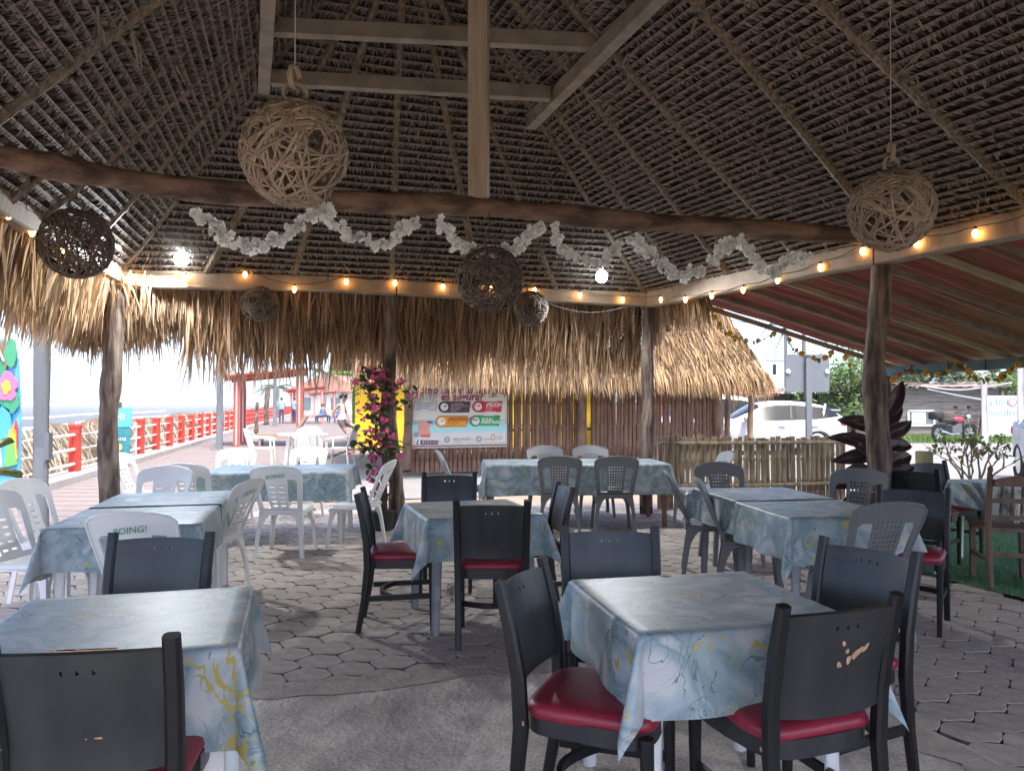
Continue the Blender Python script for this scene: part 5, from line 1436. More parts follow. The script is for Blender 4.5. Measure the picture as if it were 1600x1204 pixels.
# poles and wires
def pole(label, x, y, h, r, m, cat='pole', name='utility_pole'):
    t = thing(name, label, cat, (x, y, 0))
    mb = MB(); mb.tube([(0, 0, 0), (0, 0, h)], [r, r * .85], 10); mb.build('shaft', M[m], t, smooth=True); return t
pole('pale concrete post in front of the white hoarding', 12.3, 20.0, 2.15, .085, 'kerb', 'post', 'concrete_post')
pole('second pale concrete post near the right edge', 15.9, 24.0, 3.2, .11, 'kerb', 'post', 'concrete_post')
up = pole('thin dark utility pole beside the road sign', 13.2, 37.0, 6.2, .09, 'pole')
mb = MB(); mb.box((-.5, 0, 3.4), (.9, .06, .06)); mb.build('cross_arm', M['pole'], up)
mb = MB(); mb.box((-.55, 0, 3.0), (.14, .12, .5)); mb.build('meter', M['wire'], up)
def wire(label, pts, r, m='wire', name='power_line'):
    mb = MB(); mb.tube(smooth_path([V(p) for p in pts], 6), r, 5); return setp(mb.build(name, M[m], smooth=True), label, 'cable')
wire('power line sloping up to the utility pole from the thatch', [at(1170, 562, 37), at(1226, 556, 37)], .018)
wire('thin power line crossing the sky above the straw roof', [at(1135, 500, 30), at(1190, 506, 34), at(1300, 512, 42)], .016)
wire('power line rising right from the utility pole to the palms', [at(1226, 556, 37), at(1280, 545, 40), at(1400, 500, 50)], .018)
wire('white hose slung between the shack and the concrete post', [at(1440, 603, 30), at(1500, 609, 27), at(1580, 598, 23)], .03, 'white', 'hose')
wire('second white hose slung lower by the shack', [at(1450, 608, 30), at(1500, 618, 26), at(1540, 625, 21)], .025, 'white', 'hose')

# ---- motorbike
mo = thing('motorbike', 'black motorbike with a top box parked on the verge by the shack', 'motorbike', (16.05, 27.9, -.02), rad(14))
for x in (-.66, .66):
    mb = MB(); mb.tube([(x + .27 * math.cos(a * .314), 0, .31 + .27 * math.sin(a * .314)) for a in range(20)], .055, 8, closed=True); wl = mb.build('wheel', M['tyre'], mo, smooth=True)
    mb = MB()
    for k in range(6): mb.bar((x, 0, .31), (x + .25 * math.cos(k * 1.05), 0, .31 + .25 * math.sin(k * 1.05)), .03, .02, (0, 1, 0))
    mb.build('rim', M['chrome'], wl)
    mb = MB(); mb.grid(lambda u, v: (x + .34 * math.cos(rad(30 + 120 * u)), -.06 + .12 * v, .31 + .34 * math.sin(rad(30 + 120 * u))), 8, 1, thick=.01); mb.build('mudguard', M['black'], mo)
mb = MB(); mb.superq((.16, 0, .80), (.24, .13, .11), .6, .6, 16, 10); mb.build('fuel_tank', flat('tank_red', (.30, .03, .05), .25), mo, smooth='all')
mb = MB(); mb.superq((-.30, 0, .78), (.34, .13, .06), .5, .5, 16, 8); mb.build('saddle', M['tyre'], mo, smooth='all')
mb = MB(); mb.box((.02, 0, .42), (.42, .24, .34)); mb.box((.08, 0, .60), (.22, .2, .10)); mb.build('engine', flat('engine_grey', (.10, .10, .11), .4), mo)
mb = MB(); mb.tube([(.48, 0, .92), (.1, 0, .66), (-.3, 0, .68), (-.66, 0, .31)], .03, 6); mb.tube([(.48, 0, .88), (.25, 0, .35), (-.1, 0, .28), (-.66, 0, .31)], .025, 6); mb.build('bike_frame', M['black'], mo)
for s in (-.09, .09):
    mb = MB(); mb.tube([(.66, s, .31), (.46, s, .98)], .024, 6); mb.build('fork', M['chrome'], mo)
mb = MB(); mb.tube([(.36, -.36, 1.04), (.44, -.15, 1.06), (.47, 0, .98), (.44, .15, 1.06), (.36, .36, 1.04)], .016, 6); mb.build('handlebar', M['black'], mo)
for s in (-1, 1):
    mb = MB(); mb.tube([(.40, s * .22, 1.06), (.36, s * .28, 1.24)], .008, 5); mb.superq((.36, s * .30, 1.26), (.03, .08, .05)); mb.build('mirror', M['black'], mo)
mb = MB(); mb.superq((.60, 0, .90), (.09, .10, .10), .7, .7, 12, 8); mb.build('headlight', M['chrome'], mo, smooth='all')
mb = MB(); mb.superq((-.78, 0, .96), (.20, .22, .15), .4, .4, 14, 8); mb.build('top_box', M['tyre'], mo, smooth='all')
mb = MB(); mb.bar((-.5, 0, .78), (-.8, 0, .82), .12, .02); mb.build('rack', M['black'], mo)
mb = MB(); mb.tube([(.05, -.16, .3), (-.3, -.18, .28), (-.75, -.18, .42)], [.03, .04, .05], 8); mb.build('exhaust', M['chrome'], mo)

# ---- bollard stump, cone, shrub, plants
bl = G(1445, 806)
mb = MB(); mb.tube([(0, 0, 0), (.005, 0, .4), (0, 0, .79), (0, 0, .80)], [.105, .10, .098, .09], 14)
setp(mb.build('wooden_bollard', mat('mossy_log', (.38, .32, .16), .85, 0, 5, col2=(.26, .24, .13), bump=.4), smooth=True, loc=bl), 'stout sawn log bollard behind the chairs at the edge of the road', 'bollard')
cn = thing('traffic_cone', 'orange cone behind the post with maroon leaves', 'cone', (5.05, 10.5, 0))
mb = MB(); mb.lathe([(.0, .0), (.13, 0), (.045, .48), (.03, .50), (0, .50)], 16); mb.build('cone_body', M['terra'], cn, smooth=True)
mb = MB(); mb.box((0, 0, .012), (.30, .30, .024)); mb.build('cone_base', M['terra'], cn)
def leaf_mesh(name, m, l=.08, w_=.035, fold=.25, n=5):
    mb = MB(); L_ = []
    for i in range(n + 1):
        t = i / n; ww = w_ * math.sin(math.pi * t) ** .7; z = -.35 * l * t * t
        L_.append((V((-ww, l * t, z + ww * fold)), V((0, l * t, z)), V((ww, l * t, z + ww * fold))))
    vs = [p for r in L_ for p in r]; fs = []
    for i in range(n): b = i * 3; fs += [(b, b + 1, b + 4, b + 3), (b + 1, b + 2, b + 5, b + 4)]
    mb.add(vs, fs); return mb.mesh(name, m, 'all')
def rnd_rot(tilt=1.): return (R.uniform(-1.2, .8) * tilt, R.uniform(-.5, .5), R.uniform(0, 6.28))
shb = thing('desert_rose_shrub', 'sparse shrub with bare forking stems and small pale leaves at right', 'plant', (5.55, 9.25, 0))
mb = MB(); mb.lathe([(0, 0), (.14, 0), (.19, .24), (.18, .26), (0, .25)], 16); mb.build('pot', M['potd'], shb, smooth=True)
tips = []
mb = MB()
def branch(p, d, L, r, dep):
    q = p + d * L; mid = p.lerp(q, .5) + V((R.uniform(-.02, .02), R.uniform(-.02, .02), .01)); mb.tube([p, mid, q], [r, r * .85, r * .7], 6)
    if dep == 0: tips.append(q); return
    for k in range(2 if R.random() < .75 else 3):
        nd = (d + V((R.gauss(0, .45), R.gauss(0, .45), R.uniform(0, .3)))).normalized(); branch(q, nd, L * R.uniform(.65, .9), r * .68, dep - 1)
for k in range(5): branch(V((R.uniform(-.05, .05), R.uniform(-.05, .05), .22)), V((math.cos(k * 1.26) * .42, math.sin(k * 1.26) * .42, 1)).normalized(), .27, .022, 3)
mb.build('stem', mat('pale_stem', (.34, .29, .22), .8, .2, 10), shb, smooth=True)
lm = leaf_mesh('leaf', M['leafC'], .07, .018)
for q in tips:
    for k in range(3): link('leaf', lm, shb, loc=q + V((R.gauss(0, .03), R.gauss(0, .03), R.gauss(0, .03))), rot=rnd_rot())
def blossom(name, m, r=.03, pet=5, cup=.4):
    mb = MB()
    for k in range(pet):
        a = 2 * math.pi * k / pet; d = V((math.cos(a), math.sin(a), 0)); s_ = V((-d.y, d.x, 0))
        mb.add([V((0, 0, 0)), d * r * .55 - s_ * r * .42 + V((0, 0, r * cup * .5)), d * r + V((0, 0, r * cup)), d * r * .55 + s_ * r * .42 + V((0, 0, r * cup * .5))], [(0, 1, 2, 3)])
    return mb.mesh(name, m)
pkm = blossom('flower', M['pink'], .045)
for q in R.sample(tips, 3): link('flower', pkm, shb, loc=q, rot=rnd_rot())

# maroon rubber plant tied to the right post
rb = thing('rubber_plant', 'rubber plant with big dark maroon leaves tied to the right post', 'plant', (3.33, 7.02, 0))
mb = MB(); mb.lathe([(0, 0), (.13, 0), (.18, .26), (0, .25)], 16); mb.build('pot', M['terra'], rb, smooth=True)
mb = MB(); mb.tube([(0, 0, .2), (.04, .02, .7), (0.02, 0, 1.35)], [.03, .025, .012], 8); mb.build('stem', M['maroon'], rb)
def big_leaf(L, W_):
    mb = MB()
    tw = R.uniform(-.5, .5); cv = R.uniform(.15, .5)
    def fn(u, v):
        s = (u - .5) * 2; t = v; ww = W_ * 1.75 * (t + .01) ** .55 * (1.002 - t) ** .8
        return (s * ww + .04 * L * math.sin(3 * t + tw * 4), L * t, -cv * L * t * t + abs(s) ** 1.2 * ww * .62 + tw * s * ww * t + .006 * math.sin(14 * t + 3 * s))
    mb.grid(fn, 8, 12, thick=.002); return mb.mesh('leaf', M['maroon'], 'all')
blm = [big_leaf(.33, .10), big_leaf(.28, .105), big_leaf(.36, .095), big_leaf(.30, .105), big_leaf(.35, .10)]
for k, (z, sd_, el, i) in enumerate(((1.30, -1, 75, 1), (1.28, 1, 62, 1), (1.14, -1, 28, 2), (1.10, 1, 30, 2), (1.00, -1, 18, 0), (.98, 1, 12, 1), (.90, -1, 2, 2), (.86, 1, 14, 2), (.78, -1, -6, 0), (.76, 1, 4, 0), (.66, -1, 4, 2), (.62, 1, 10, 0), (.56, -1, -14, 0), (.52, 1, 0, 1), (.92, -1, 40, 1), (.72, 1, 28, 1), (.46, -1, 6, 2), (1.2, 1, 50, 0), (.60, -1, 30, 1))):
    Lv = V((sd_ * math.cos(rad(el)), R.uniform(-.35, .1), math.sin(rad(el)))).normalized(); Nv = V((R.uniform(-.3, .3), -1, R.uniform(.1, .9))); Nv = (Nv - Lv * Nv.dot(Lv)).normalized(); Xv = Lv.cross(Nv)
    link('leaf', blm[(k * 3 + i) % 5], rb, loc=(.05 * sd_, -.02, z), rot=Matrix((Xv, Lv, Nv)).transposed().to_euler())
mb = MB(); mb.tube([V((3.12 + .125 * math.cos(a * .4), 6.68 + .125 * math.sin(a * .4), .62 + .002 * a)) for a in range(17)], .004, 4); setp(mb.build('twine', M['sawn']), 'thin twine tied round the right post', 'twine')
# big green leaf at the left edge
gl = thing('broadleaf_plant', 'green leaf with yellow veins poking in at the left edge', 'plant', (-4.62, 6.3, 0))
mb = MB(); mb.lathe([(0, 0), (.15, 0), (.2, .3), (0, .29)], 14); mb.build('pot', M['potd'], gl)
mb = MB(); mb.tube([(0, 0, .25), (.02, 0, .6), (.06, 0, .82)], .015, 6); mb.build('stem', M['green'], gl)
mb = MB()
for (az, el) in ((5, 8), (120, 20), (240, 15), (60, 40), (185, 25), (300, 35)):
    mb = MB()
    mb.grid(lambda u, v: ((u - .5) * .2 * math.sin(math.pi * min(1, v * .95 + .04)) ** .7, .52 * v, -.10 * v * v + abs(u - .5) * .12), 6, 10); lf = mb.build('leaf', mat('veined_leaf', (.07, .12, .03), .45, 0, 40, col2=(.22, .22, .05), thr=(.5, .62), stretch=(.3, 1, 1)), gl, smooth='all', loc=(.06, 0, .80), rot=(rad(el), 0, rad(az - 90)))

# bougainvillea vine climbing the middle post
vn = thing('bougainvillea_vine', 'artificial pink bougainvillea vine in a dark pot against the middle log post', 'plant', (-1.42, 8.50, 0))
mb = MB(); mb.lathe([(0, 0), (.10, 0), (.135, .20), (.145, .21), (.13, .22), (0, .21)], 18); mb.build('pot', M['potd'], vn, smooth=True)
for k in range(3):
    mb = MB(); mb.tube([(-.02 + .025 * k, 0, .2), (.02 * math.sin(k), .02, .7), (.03 * k - .04, 0, 1.2), (-.03 * k + .02, .02, 1.85)], [.02, .018, .014, .006], 7); mb.build('stem', M['stem'], vn, smooth=True)
vl_ = leaf_mesh('leaf', M['dkgreen'], .085, .034); vl2 = leaf_mesh('leaf', M['green'], .075, .03)
def fl3(name, m, r):
    mb = MB()
    for k in range(3):
        a = 2 * math.pi * k / 3; d = V((math.cos(a), math.sin(a), .55)).normalized(); s_ = V((-math.sin(a), math.cos(a), 0))
        mb.add([V((0, 0, 0)), d * r * .5 - s_ * r * .5, d * r * 1.05, d * r * .5 + s_ * r * .5], [(0, 1, 2, 3)])
    return mb.mesh(name, m)
bf_ = fl3('flower', M['pink'], .05)
segs = [(-.10, .08, 1.55, 1.78, 72), (.18, .08, 1.35, 1.68, 24), (-.08, .10, 1.15, 1.5, 72), (-.06, .11, .80, 1.12, 66), (.12, .08, .85, 1.05, 20), (-.06, .07, .35, .75, 30)]
for cx, sx_, z0, z1, n in segs:
    for i in range(n):
        p = V((cx + R.gauss(0, sx_), R.gauss(-.02, .07), R.uniform(z0, z1)))
        link('leaf', R.choice((vl_, vl_, vl2)), vn, loc=p, rot=rnd_rot(), scale=R.uniform(.8, 1.3))
    for i in range(int(n * .5)):
        p = V((cx + R.gauss(0, sx_), R.gauss(-.08, .06), R.uniform(z0, z1)))
        link('flower', bf_, vn, loc=p, rot=rnd_rot(1.3), scale=R.uniform(.7, 1.3))

# ================================================================== WHITE PLASTIC SET outside
def arm_chair(label, x, y, rz):
    return None
tb = thing('round_table', 'white round plastic table outside on the boardwalk', 'table', (-4.62, 17.0, 0))
mb = MB(); mb.lathe([(0, .68), (.52, .68), (.54, .70), (.53, .72), (0, .72)], 32); mb.build('tabletop', M['wplastic'], tb, smooth=True)
for k in range(4):
    a = .78 + k * 1.571; mb = MB(); mb.bar((.34 * math.cos(a), .34 * math.sin(a), .68), (.42 * math.cos(a), .42 * math.sin(a), 0), .07, .07); mb.build('leg', M['wplastic'], tb)
def armchair():
    t = thing('plastic_armchair', 'x', 'chair', (0, 0, -50), 0, 'white plastic armchairs round the outdoor table')
    mb = MB(); mb.grid(lambda u, v: ((u - .5) * .5, (v - .5) * .46, .42 - .02 * math.sin(math.pi * u)), 8, 8, thick=.015); mb.build('seat', M['wplastic'], t, smooth=True)
    for sx in (-1, 1):
        for sy in (-1, 1):
            mb = MB(); mb.bar((sx * .24, sy * .21, .62 if sy > 0 else .44), (sx * .28, sy * .27, 0), .05, .03); mb.build('leg', M['wplastic'], t)
        mb = MB(); pts = smooth_path([V((sx * .25, .25, .60)), V((sx * .28, .1, .645)), V((sx * .28, -.15, .66)), V((sx * .24, -.27, .78))], 4)
        for i in range(len(pts) - 1): mb.bar(pts[i], pts[i + 1] + (pts[i + 1] - pts[i]) * .1, .06, .02)
        mb.build('arm', M['wplastic'], t)
    mb = MB()
    def bk(u, v):
        s = (u - .5) * 2; w_ = .26 * (1 if v < .7 else (1 - .35 * ((v - .7) / .3) ** 2)); return (s * w_, -.22 - .12 * v - .05 * (1 - s * s), .44 + .40 * v)
    mb.grid(bk, 22, 12, lambda i, j: not (i % 3 == 1 and 1 <= j <= 9), thick=.014); mb.build('backrest', M['wplastic'], t, smooth=True)
    return t
ac = armchair()
def aput(o, c, f, lb): o.location = (c[0], c[1], 0); o.rotation_euler = (0, 0, face(*f)); o['label'] = lb
aput(ac, (-5.45, 16.75), (1, .15), 'white plastic armchair at the left of the round outdoor table')
for c, f, lb in (((-4.28, 16.2), (-.15, 1), 'white plastic armchair with its back to the camera at the round outdoor table'), ((-3.78, 16.9), (-1, .05), 'white plastic armchair at the right of the round outdoor table, nearest the woman'), ((-4.75, 17.85), (.1, -1), 'white plastic armchair on the far side of the round outdoor table')):
    aput(dup(ac, (0, 0, 0), 0), c, f, lb)
# woven lounge chair
wl_ = thing('lounge_chair', 'straw coloured lounge chair on the boardwalk behind the round table', 'chair', (-7.7, 25.2, 0), rad(100))
mb = MB(); mb.box((0, 0, .32), (.7, 1.2, .16)); mb.build('seat', M['wicker'], wl_)
mb = MB(); mb.bar((0, -.55, .36), (0, -.95, .98), .7, .10, (0, 1, 0)); mb.build('backrest', M['wicker'], wl_)
for sx in (-.3, .3):
    for sy in (-.5, .5):
        mb = MB(); mb.box((sx, sy, .12), (.06, .06, .24)); mb.build('leg', M['wicker'], wl_)

# ================================================================== PEOPLE
def skin_body(name, joints, edges, mats, pick, parent=None, sub=2):
    """joints: name -> (x,y,z,r); one continuous skinned body"""
    me = bpy.data.meshes.new(name); keys = list(joints)
    me.from_pydata([joints[k][:3] for k in keys], [(keys.index(a), keys.index(b)) for a, b in edges], [])
    o = bpy.data.objects.new(name, me); COL.objects.link(o)
    sk = o.modifiers.new('s', 'SKIN'); sk.use_smooth_shade = True
    for i, k in enumerate(keys):
        r = joints[k][3]; me.skin_vertices[0].data[i].radius = (r, joints[k][4] if len(joints[k]) > 4 else r)
    me.skin_vertices[0].data[keys.index('pelvis')].use_root = True
    sb2 = o.modifiers.new('u', 'SUBSURF'); sb2.levels = sub; sb2.render_levels = sub
    dg = bpy.context.evaluated_depsgraph_get(); dg.update()
    m2 = bpy.data.meshes.new_from_object(o.evaluated_get(dg)); bpy.data.objects.remove(o); bpy.data.meshes.remove(me); m2.name = name
    m2.materials.clear()
    for m in mats: m2.materials.append(m)
    for p in m2.polygons: p.material_index = pick(p.center); p.use_smooth = True
    return link(name, m2, parent)
wmn = thing('person', 'woman in white tank top and grey shorts leaning against the yellow wall', 'person', (-4.80, 21.7, 0), rad(-12))
J = {'pelvis': (0, 0, .88, .115, .10), 'waist': (-.01, -.02, 1.05, .092, .085), 'chest': (.01, -.05, 1.24, .115, .095), 'neckb': (.03, -.03, 1.38, .06, .055), 'neck': (.06, -.03, 1.45, .042),
     'head': (.10, -.03, 1.53, .070, .082), 'crown': (.095, -.03, 1.62, .055, .062),
     'shl': (.00, .10, 1.35, .045), 'ell': (.03, .22, 1.12, .034), 'wrl': (.12, .20, .93, .024), 'hal': (.15, .18, .86, .026),
     'shr': (-.02, -.18, 1.35, .045), 'elr': (-.16, -.26, 1.12, .036), 'wrr': (-.12, -.20, .93, .025), 'har': (-.09, -.18, .87, .027),
     'hil': (.02, .085, .84, .098), 'knl': (.36, .12, .72, .056), 'anl': (.40, .10, .28, .036), 'fol': (.40, .10, .20, .034), 'tol': (.53, .10, .17, .028),
     'hir': (.00, -.085, .84, .098), 'knr': (.22, -.10, .52, .056), 'anr': (.33, -.10, .09, .036), 'for': (.34, -.10, .04, .034), 'tor': (.46, -.10, .03, .028)}
E_ = [('pelvis', 'waist'), ('waist', 'chest'), ('chest', 'neckb'), ('neckb', 'neck'), ('neck', 'head'), ('head', 'crown'), ('chest', 'shl'), ('shl', 'ell'), ('ell', 'wrl'), ('wrl', 'hal'), ('chest', 'shr'), ('shr', 'elr'), ('elr', 'wrr'), ('wrr', 'har'),
      ('pelvis', 'hil'), ('hil', 'knl'), ('knl', 'anl'), ('anl', 'fol'), ('fol', 'tol'), ('pelvis', 'hir'), ('hir', 'knr'), ('knr', 'anr'), ('anr', 'for'), ('for', 'tor')]
def pickw(c):
    arm = abs(c.y + .04) > .135
    if c.z > .93 and c.z < 1.36 and not arm: return 1
    if .70 < c.z <= .95 and c.x < .22 and abs(c.y) < .2 and not (abs(c.y) > .155 and c.z > .86): return 2
    return 0
skin_body('body', J, E_, [M['skin'], M['white'], M['shorts']], pickw, wmn)
mb = MB(); mb.superq((.075, -.03, 1.60), (.098, .094, .095), 1, 1, 18, 12); mb.superq((-.03, -.03, 1.57), (.05, .05, .06), 1, 1, 12, 8); mb.build('hair', M['hair'], wmn, smooth='all')
mb = MB(); mb.superq((.182, -.03, 1.545), (.018, .014, .022), 1, 1, 8, 6); mb.build('nose', M['skin'], wmn, smooth='all')
for s in (-1, 1):
    mb = MB(); mb.superq((.165, -.03 + s * .032, 1.567), (.010, .012, .008), 1, 1, 8, 6); mb.build('eye', M['hair'], wmn)
    mb = MB(); mb.superq((.09, -.03 + s * .083, 1.55), (.02, .012, .03), 1, 1, 8, 6); mb.build('ear', M['skin'], wmn)
mb = MB(); mb.superq((.168, -.03, 1.505), (.010, .024, .007), 1, 1, 8, 6); mb.build('mouth', M['red'], wmn)
# fingers of both hands, closed slightly
for hx, hy, hz in ((.15, .18, .86), (-.09, -.18, .87)):
    for k in range(4):
        mb = MB(); o_ = V((hx + .012 * (k - 1.5), hy + .006 * (k - 1.5), hz - .015)); l_ = (.06, .07, .066, .05)[k]
        mb.tube([o_, o_ + V((.006, 0, -l_ * .55)), o_ + V((.022, 0, -l_))], [.0085, .008, .006], 6); mb.build('finger', M['skin'], wmn)
    mb = MB(); o_ = V((hx + .02, hy, hz + .01)); mb.tube([o_, o_ + V((.022, 0, -.02)), o_ + V((.03, 0, -.045))], [.01, .009, .007], 6); mb.build('thumb', M['skin'], wmn)
def standing(label, loc, rz, top, bot, seated=False):
    t = thing('person', label, 'person', loc, rz, 'people far along the boardwalk')
    z = -.42 if seated else 0
    j = {'pelvis': (0, 0, .95 + z, .13), 'waist': (0, 0, 1.1 + z, .12), 'chest': (0, 0, 1.32 + z, .15, .11), 'neck': (0, .01, 1.50 + z, .055), 'head': (0, .03, 1.60 + z, .085), 'crown': (0, .03, 1.70 + z, .07)}
    e = [('pelvis', 'waist'), ('waist', 'chest'), ('chest', 'neck'), ('neck', 'head'), ('head', 'crown')]
    for s, n in ((-1, 'l'), (1, 'r')):
        j.update({'s' + n: (s * .19, 0, 1.42 + z, .055), 'e' + n: (s * .25, .02, 1.16 + z, .042), 'h' + n: (s * .24, .14, .95 + z, .032)})
        if seated: j.update({'i' + n: (s * .09, .03, .50, .09), 'k' + n: (s * .11, .42, .50, .065), 'a' + n: (s * .11, .42, .08, .045), 't' + n: (s * .11, .54, .04, .035)})
        else: j.update({'i' + n: (s * .09, 0, .90, .095), 'k' + n: (s * .10, .01, .50, .065), 'a' + n: (s * .10, 0, .08, .045), 't' + n: (s * .10, .13, .04, .035)})
        e += [('chest', 's' + n), ('s' + n, 'e' + n), ('e' + n, 'h' + n), ('pelvis', 'i' + n), ('i' + n, 'k' + n), ('k' + n, 'a' + n), ('a' + n, 't' + n)]
    def pk(c):
        if c.z > 1.47 + z: return 0
        if c.z > .98 + z and not (abs(c.x) > .2 and c.z < 1.2 + z): return 1
        if c.z > .12 and abs(c.x) < .19: return 2
        return 0
    skin_body('body', j, e, [M['skin'], top, bot], pk, t)
    mb = MB(); mb.superq((0, .015, 1.67 + z), (.09, .10, .085), 1, 1, 12, 8); mb.build('hair', M['hair'], t, smooth='all')
M['shirt'] = flat('pale_blue_shirt', (.22, .42, .60), .8); M['navy'] = flat('navy_cloth', (.04, .06, .12), .8); M['pinkc'] = flat('rose_shirt', (.5, .2, .2), .8)
standing('person in pale blue shirt and dark trousers at the railing, left of the far pergola', (-15.3, 51.0, 0), rad(20), M['shirt'], M['navy'])
standing('person in pale blue shirt between the far pergola posts', (-14.6, 51.5, 0), rad(-30), M['shirt'], M['navy'])
standing('person in blue seated on a blue chair under the far pergola', (-12.6, 51.0, 0), rad(70), M['denim'], M['navy'], True)
standing('person in rose shirt seated behind the blue chair', (-13.0, 53.0, 0), rad(-40), M['pinkc'], M['navy'], True)
bc = plastic_chair('blue plastic chair under the far pergola, small', 'blue beach chairs', flat('blue_plastic', (.03, .16, .42), .4), False, logo=False); bc.location = (-11.9, 51.5, 0); bc.rotation_euler = (0, 0, rad(60))

# ================================================================== DECORATION
# ---- wicker balls
def wicker(r, n, m, seed, sr=.0055, straight=0):
    q = random.Random(seed); mb = MB()
    for i in range(n):
        ax = V((q.gauss(0, 1), q.gauss(0, 1), q.gauss(0, 1))).normalized(); x = ax.orthogonal().normalized(); y = ax.cross(x); h = q.uniform(-.75, .75) * r * .8
        rc = math.sqrt(max(1e-4, r * r - h * h)); a0 = q.uniform(0, 6.28); span = q.uniform(1.2, 6.28) if straight else 6.28
        k = max(5, int(22 * span / 6.28)); ph = q.uniform(0, 6)
        pts = [(ax * h + (x * math.cos(a0 + span * t / k) + y * math.sin(a0 + span * t / k)) * rc) * (1 + .025 * math.sin(5 * t / k * 6.28 + ph) + q.uniform(-.012, .012)) for t in range(k + 1)]
        mb.tube(pts, sr * q.uniform(.7, 1.3), 5)
    return mb.mesh('wicker_ball', m, 'all')
def ring_mesh(r, sr, m):
    mb = MB()
    for k in range(3):
        mb.tube([V((r * math.cos(a * .314), .006 * (k - 1), r * math.sin(a * .314))) * (1 + .04 * math.sin(a + k)) for a in range(20)], sr, 6, closed=True)
    return mb.mesh('ring', m, True)
WB = {'t': wicker(.225, 105, M['wicker'], 5, .0062, 1), 't2': wicker(.225, 135, M['wicker'], 8, .0058, 1), 'd': wicker(.225, 58, M['wicker_backlit'], 6, .0048), 'd2': wicker(.2, 52, M['wicker_backlit'], 9, .0050)}
RG = {'t': ring_mesh(.05, .006, M['wicker']), 'd': ring_mesh(.045, .006, M['wicker_backlit'])}
def ball(px, py, D, key, label, cord_to, rpx, rings=2):
    c = at(px, py, D); base = .2 if key == 'd2' else .225; rr = rpx / 1200 * D; s = rr / base
    t = thing('wicker_ball_lamp', label, 'lamp', c[:], 0, 'woven wicker ball lamps')
    link('wicker_ball', WB[key], t, scale=s, rot=(R.uniform(0, 3), R.uniform(0, 3), R.uniform(0, 3)))
    z = rr
    for k in range(rings):
        link('ring', RG[key[0]], t, loc=(0, 0, z + .035), rot=(0, 0, .3 + k * 1.1)); z += .075
    mb = MB(); mb.tube([(0, 0, z), V(cord_to) - c], .0028, 5); mb.build('cord', M['wirew'] if key[0] == 't' else M['wire'], t)
b1 = at(460, 240, 3.35)
ball(460, 240, 3.35, 't', 'large tan wicker ball lamp hanging at upper left, nearest the camera', (b1.x, b1.y, 4.6), 81)
b6 = at(1393, 329, 4.3)
ball(1393, 329, 4.3, 't2', 'tan wicker ball lamp hanging at upper right in front of the eave beam', (b6.x + .01, b6.y, 4.1), 62)
b2 = at(119, 381, 5.0)
ball(119, 381, 5.0, 'd', 'backlit wicker ball lamp at the left eave with warm bulbs behind it', (b2.x, b2.y, 3.05), 53, 1)
b4 = at(766, 437, 5.45)
ball(766, 437, 5.45, 'd', 'backlit wicker ball lamp hanging from the round tie log at the centre', at(764, 330, 5.52), 51, 1)
ball(406, 473, 8.2, 'd2', 'small backlit wicker ball lamp hanging from the rear beam at left', at(406, 424, 8.1), 29, 1)
ball(829, 482, 8.9, 'd2', 'small backlit wicker ball lamp behind the central one on the rear beam', at(829, 440, 8.9), 27, 1)

# ---- LED bulbs on the rear beam
for px, py, lb in ((283, 405, 'glaring white bulb on the rear beam at left'), (940, 432, 'glaring white bulb on the rear beam at right')):
    D = 7.72 if px < 500 else 9.0
    c = at(px, py, D)
    t = thing('led_bulb', lb, 'lamp', c[:], 0, 'white led bulbs on the rear beam')
    mb = MB(); mb.superq((0, 0, 0), (.07, .07, .075), 1, 1, 16, 10); mb.build('globe', M['ledw'], t, smooth='all')
    mb = MB(); mb.tube([(0, .02, .05), (0, .05, .11)], [.028, .032], 10); mb.build('holder', M['white'], t)
    li = bpy.data.lights.new('led_light', 'SPOT'); li.energy = LED_W; li.shadow_soft_size = .06; li.spot_size = rad(168); li.spot_blend = .35; li.color = (.90, .96, 1)
    lo = bpy.data.objects.new('led_light', li); COL.objects.link(lo); lo.parent = t; lo.location = (-.0, -.12, -.09); lo.rotation_euler = (rad(-25), 0, rad(-10 if px < 500 else 12))

# ---- string of warm bulbs along the eaves
sl_ = thing('string_light', 'string of warm glowing bulbs looped along the eave beams', 'string light', (-1.0, 8.3, 2.5))
bm_ = MB(); bm_.lathe([(0, -.105), (.012, -.10), (.026, -.075), (.028, -.05), (.018, -.022), (.014, -.02)], 10); bmesh_ = bm_.mesh('bulb', M['bulb'], 'all')
sk_ = MB(); sk_.lathe([(.015, -.024), (.016, .0), (.008, .012), (0, .012)], 8); skm = sk_.mesh('socket', M['wire'])
def eave_depth(px):
    if px < 172: return 2.12 / max(.05, ((800 - px) / 1200 - .24)) 
    if px < 1015:
        lo, hi = 0., 1.
        for _ in range(30):
            m_ = (lo + hi) / 2; q = RL.lerp(RR, m_)
            if 800 + 1200 * q.x / q.y < px: lo = m_
            else: hi = m_
        return RL.lerp(RR, lo).y
    return 6.37 / ((px - 800) / 1200 + .475)
wp = []
for px, py in ((-60, 290), (13, 338), (50, 365), (97, 392), (165, 425), (210, 436), (291, 436), (383, 431), (460, 454), (541, 442), (617, 444), (692, 450), (766, 452), (835, 455), (906, 463), (973, 470), (1033, 470), (1071, 470), (1112, 464), (1161, 455), (1215, 440), (1282, 420), (1348, 395), (1432, 383), (1524, 368), (1630, 340)):
    D = eave_depth(px) - .13; p = at(px, py, D) + V((0, 0, .06)); wp.append(p)
    s_ = .78
    b_ = link('bulb', bmesh_, sl_, True, loc=p, scale=s_); link('socket', skm, b_)
wpp = [wp[0]]
for a, b in zip(wp, wp[1:]):
    wpp += [a.lerp(b, .5) + V((0, 0, -.025)), b]
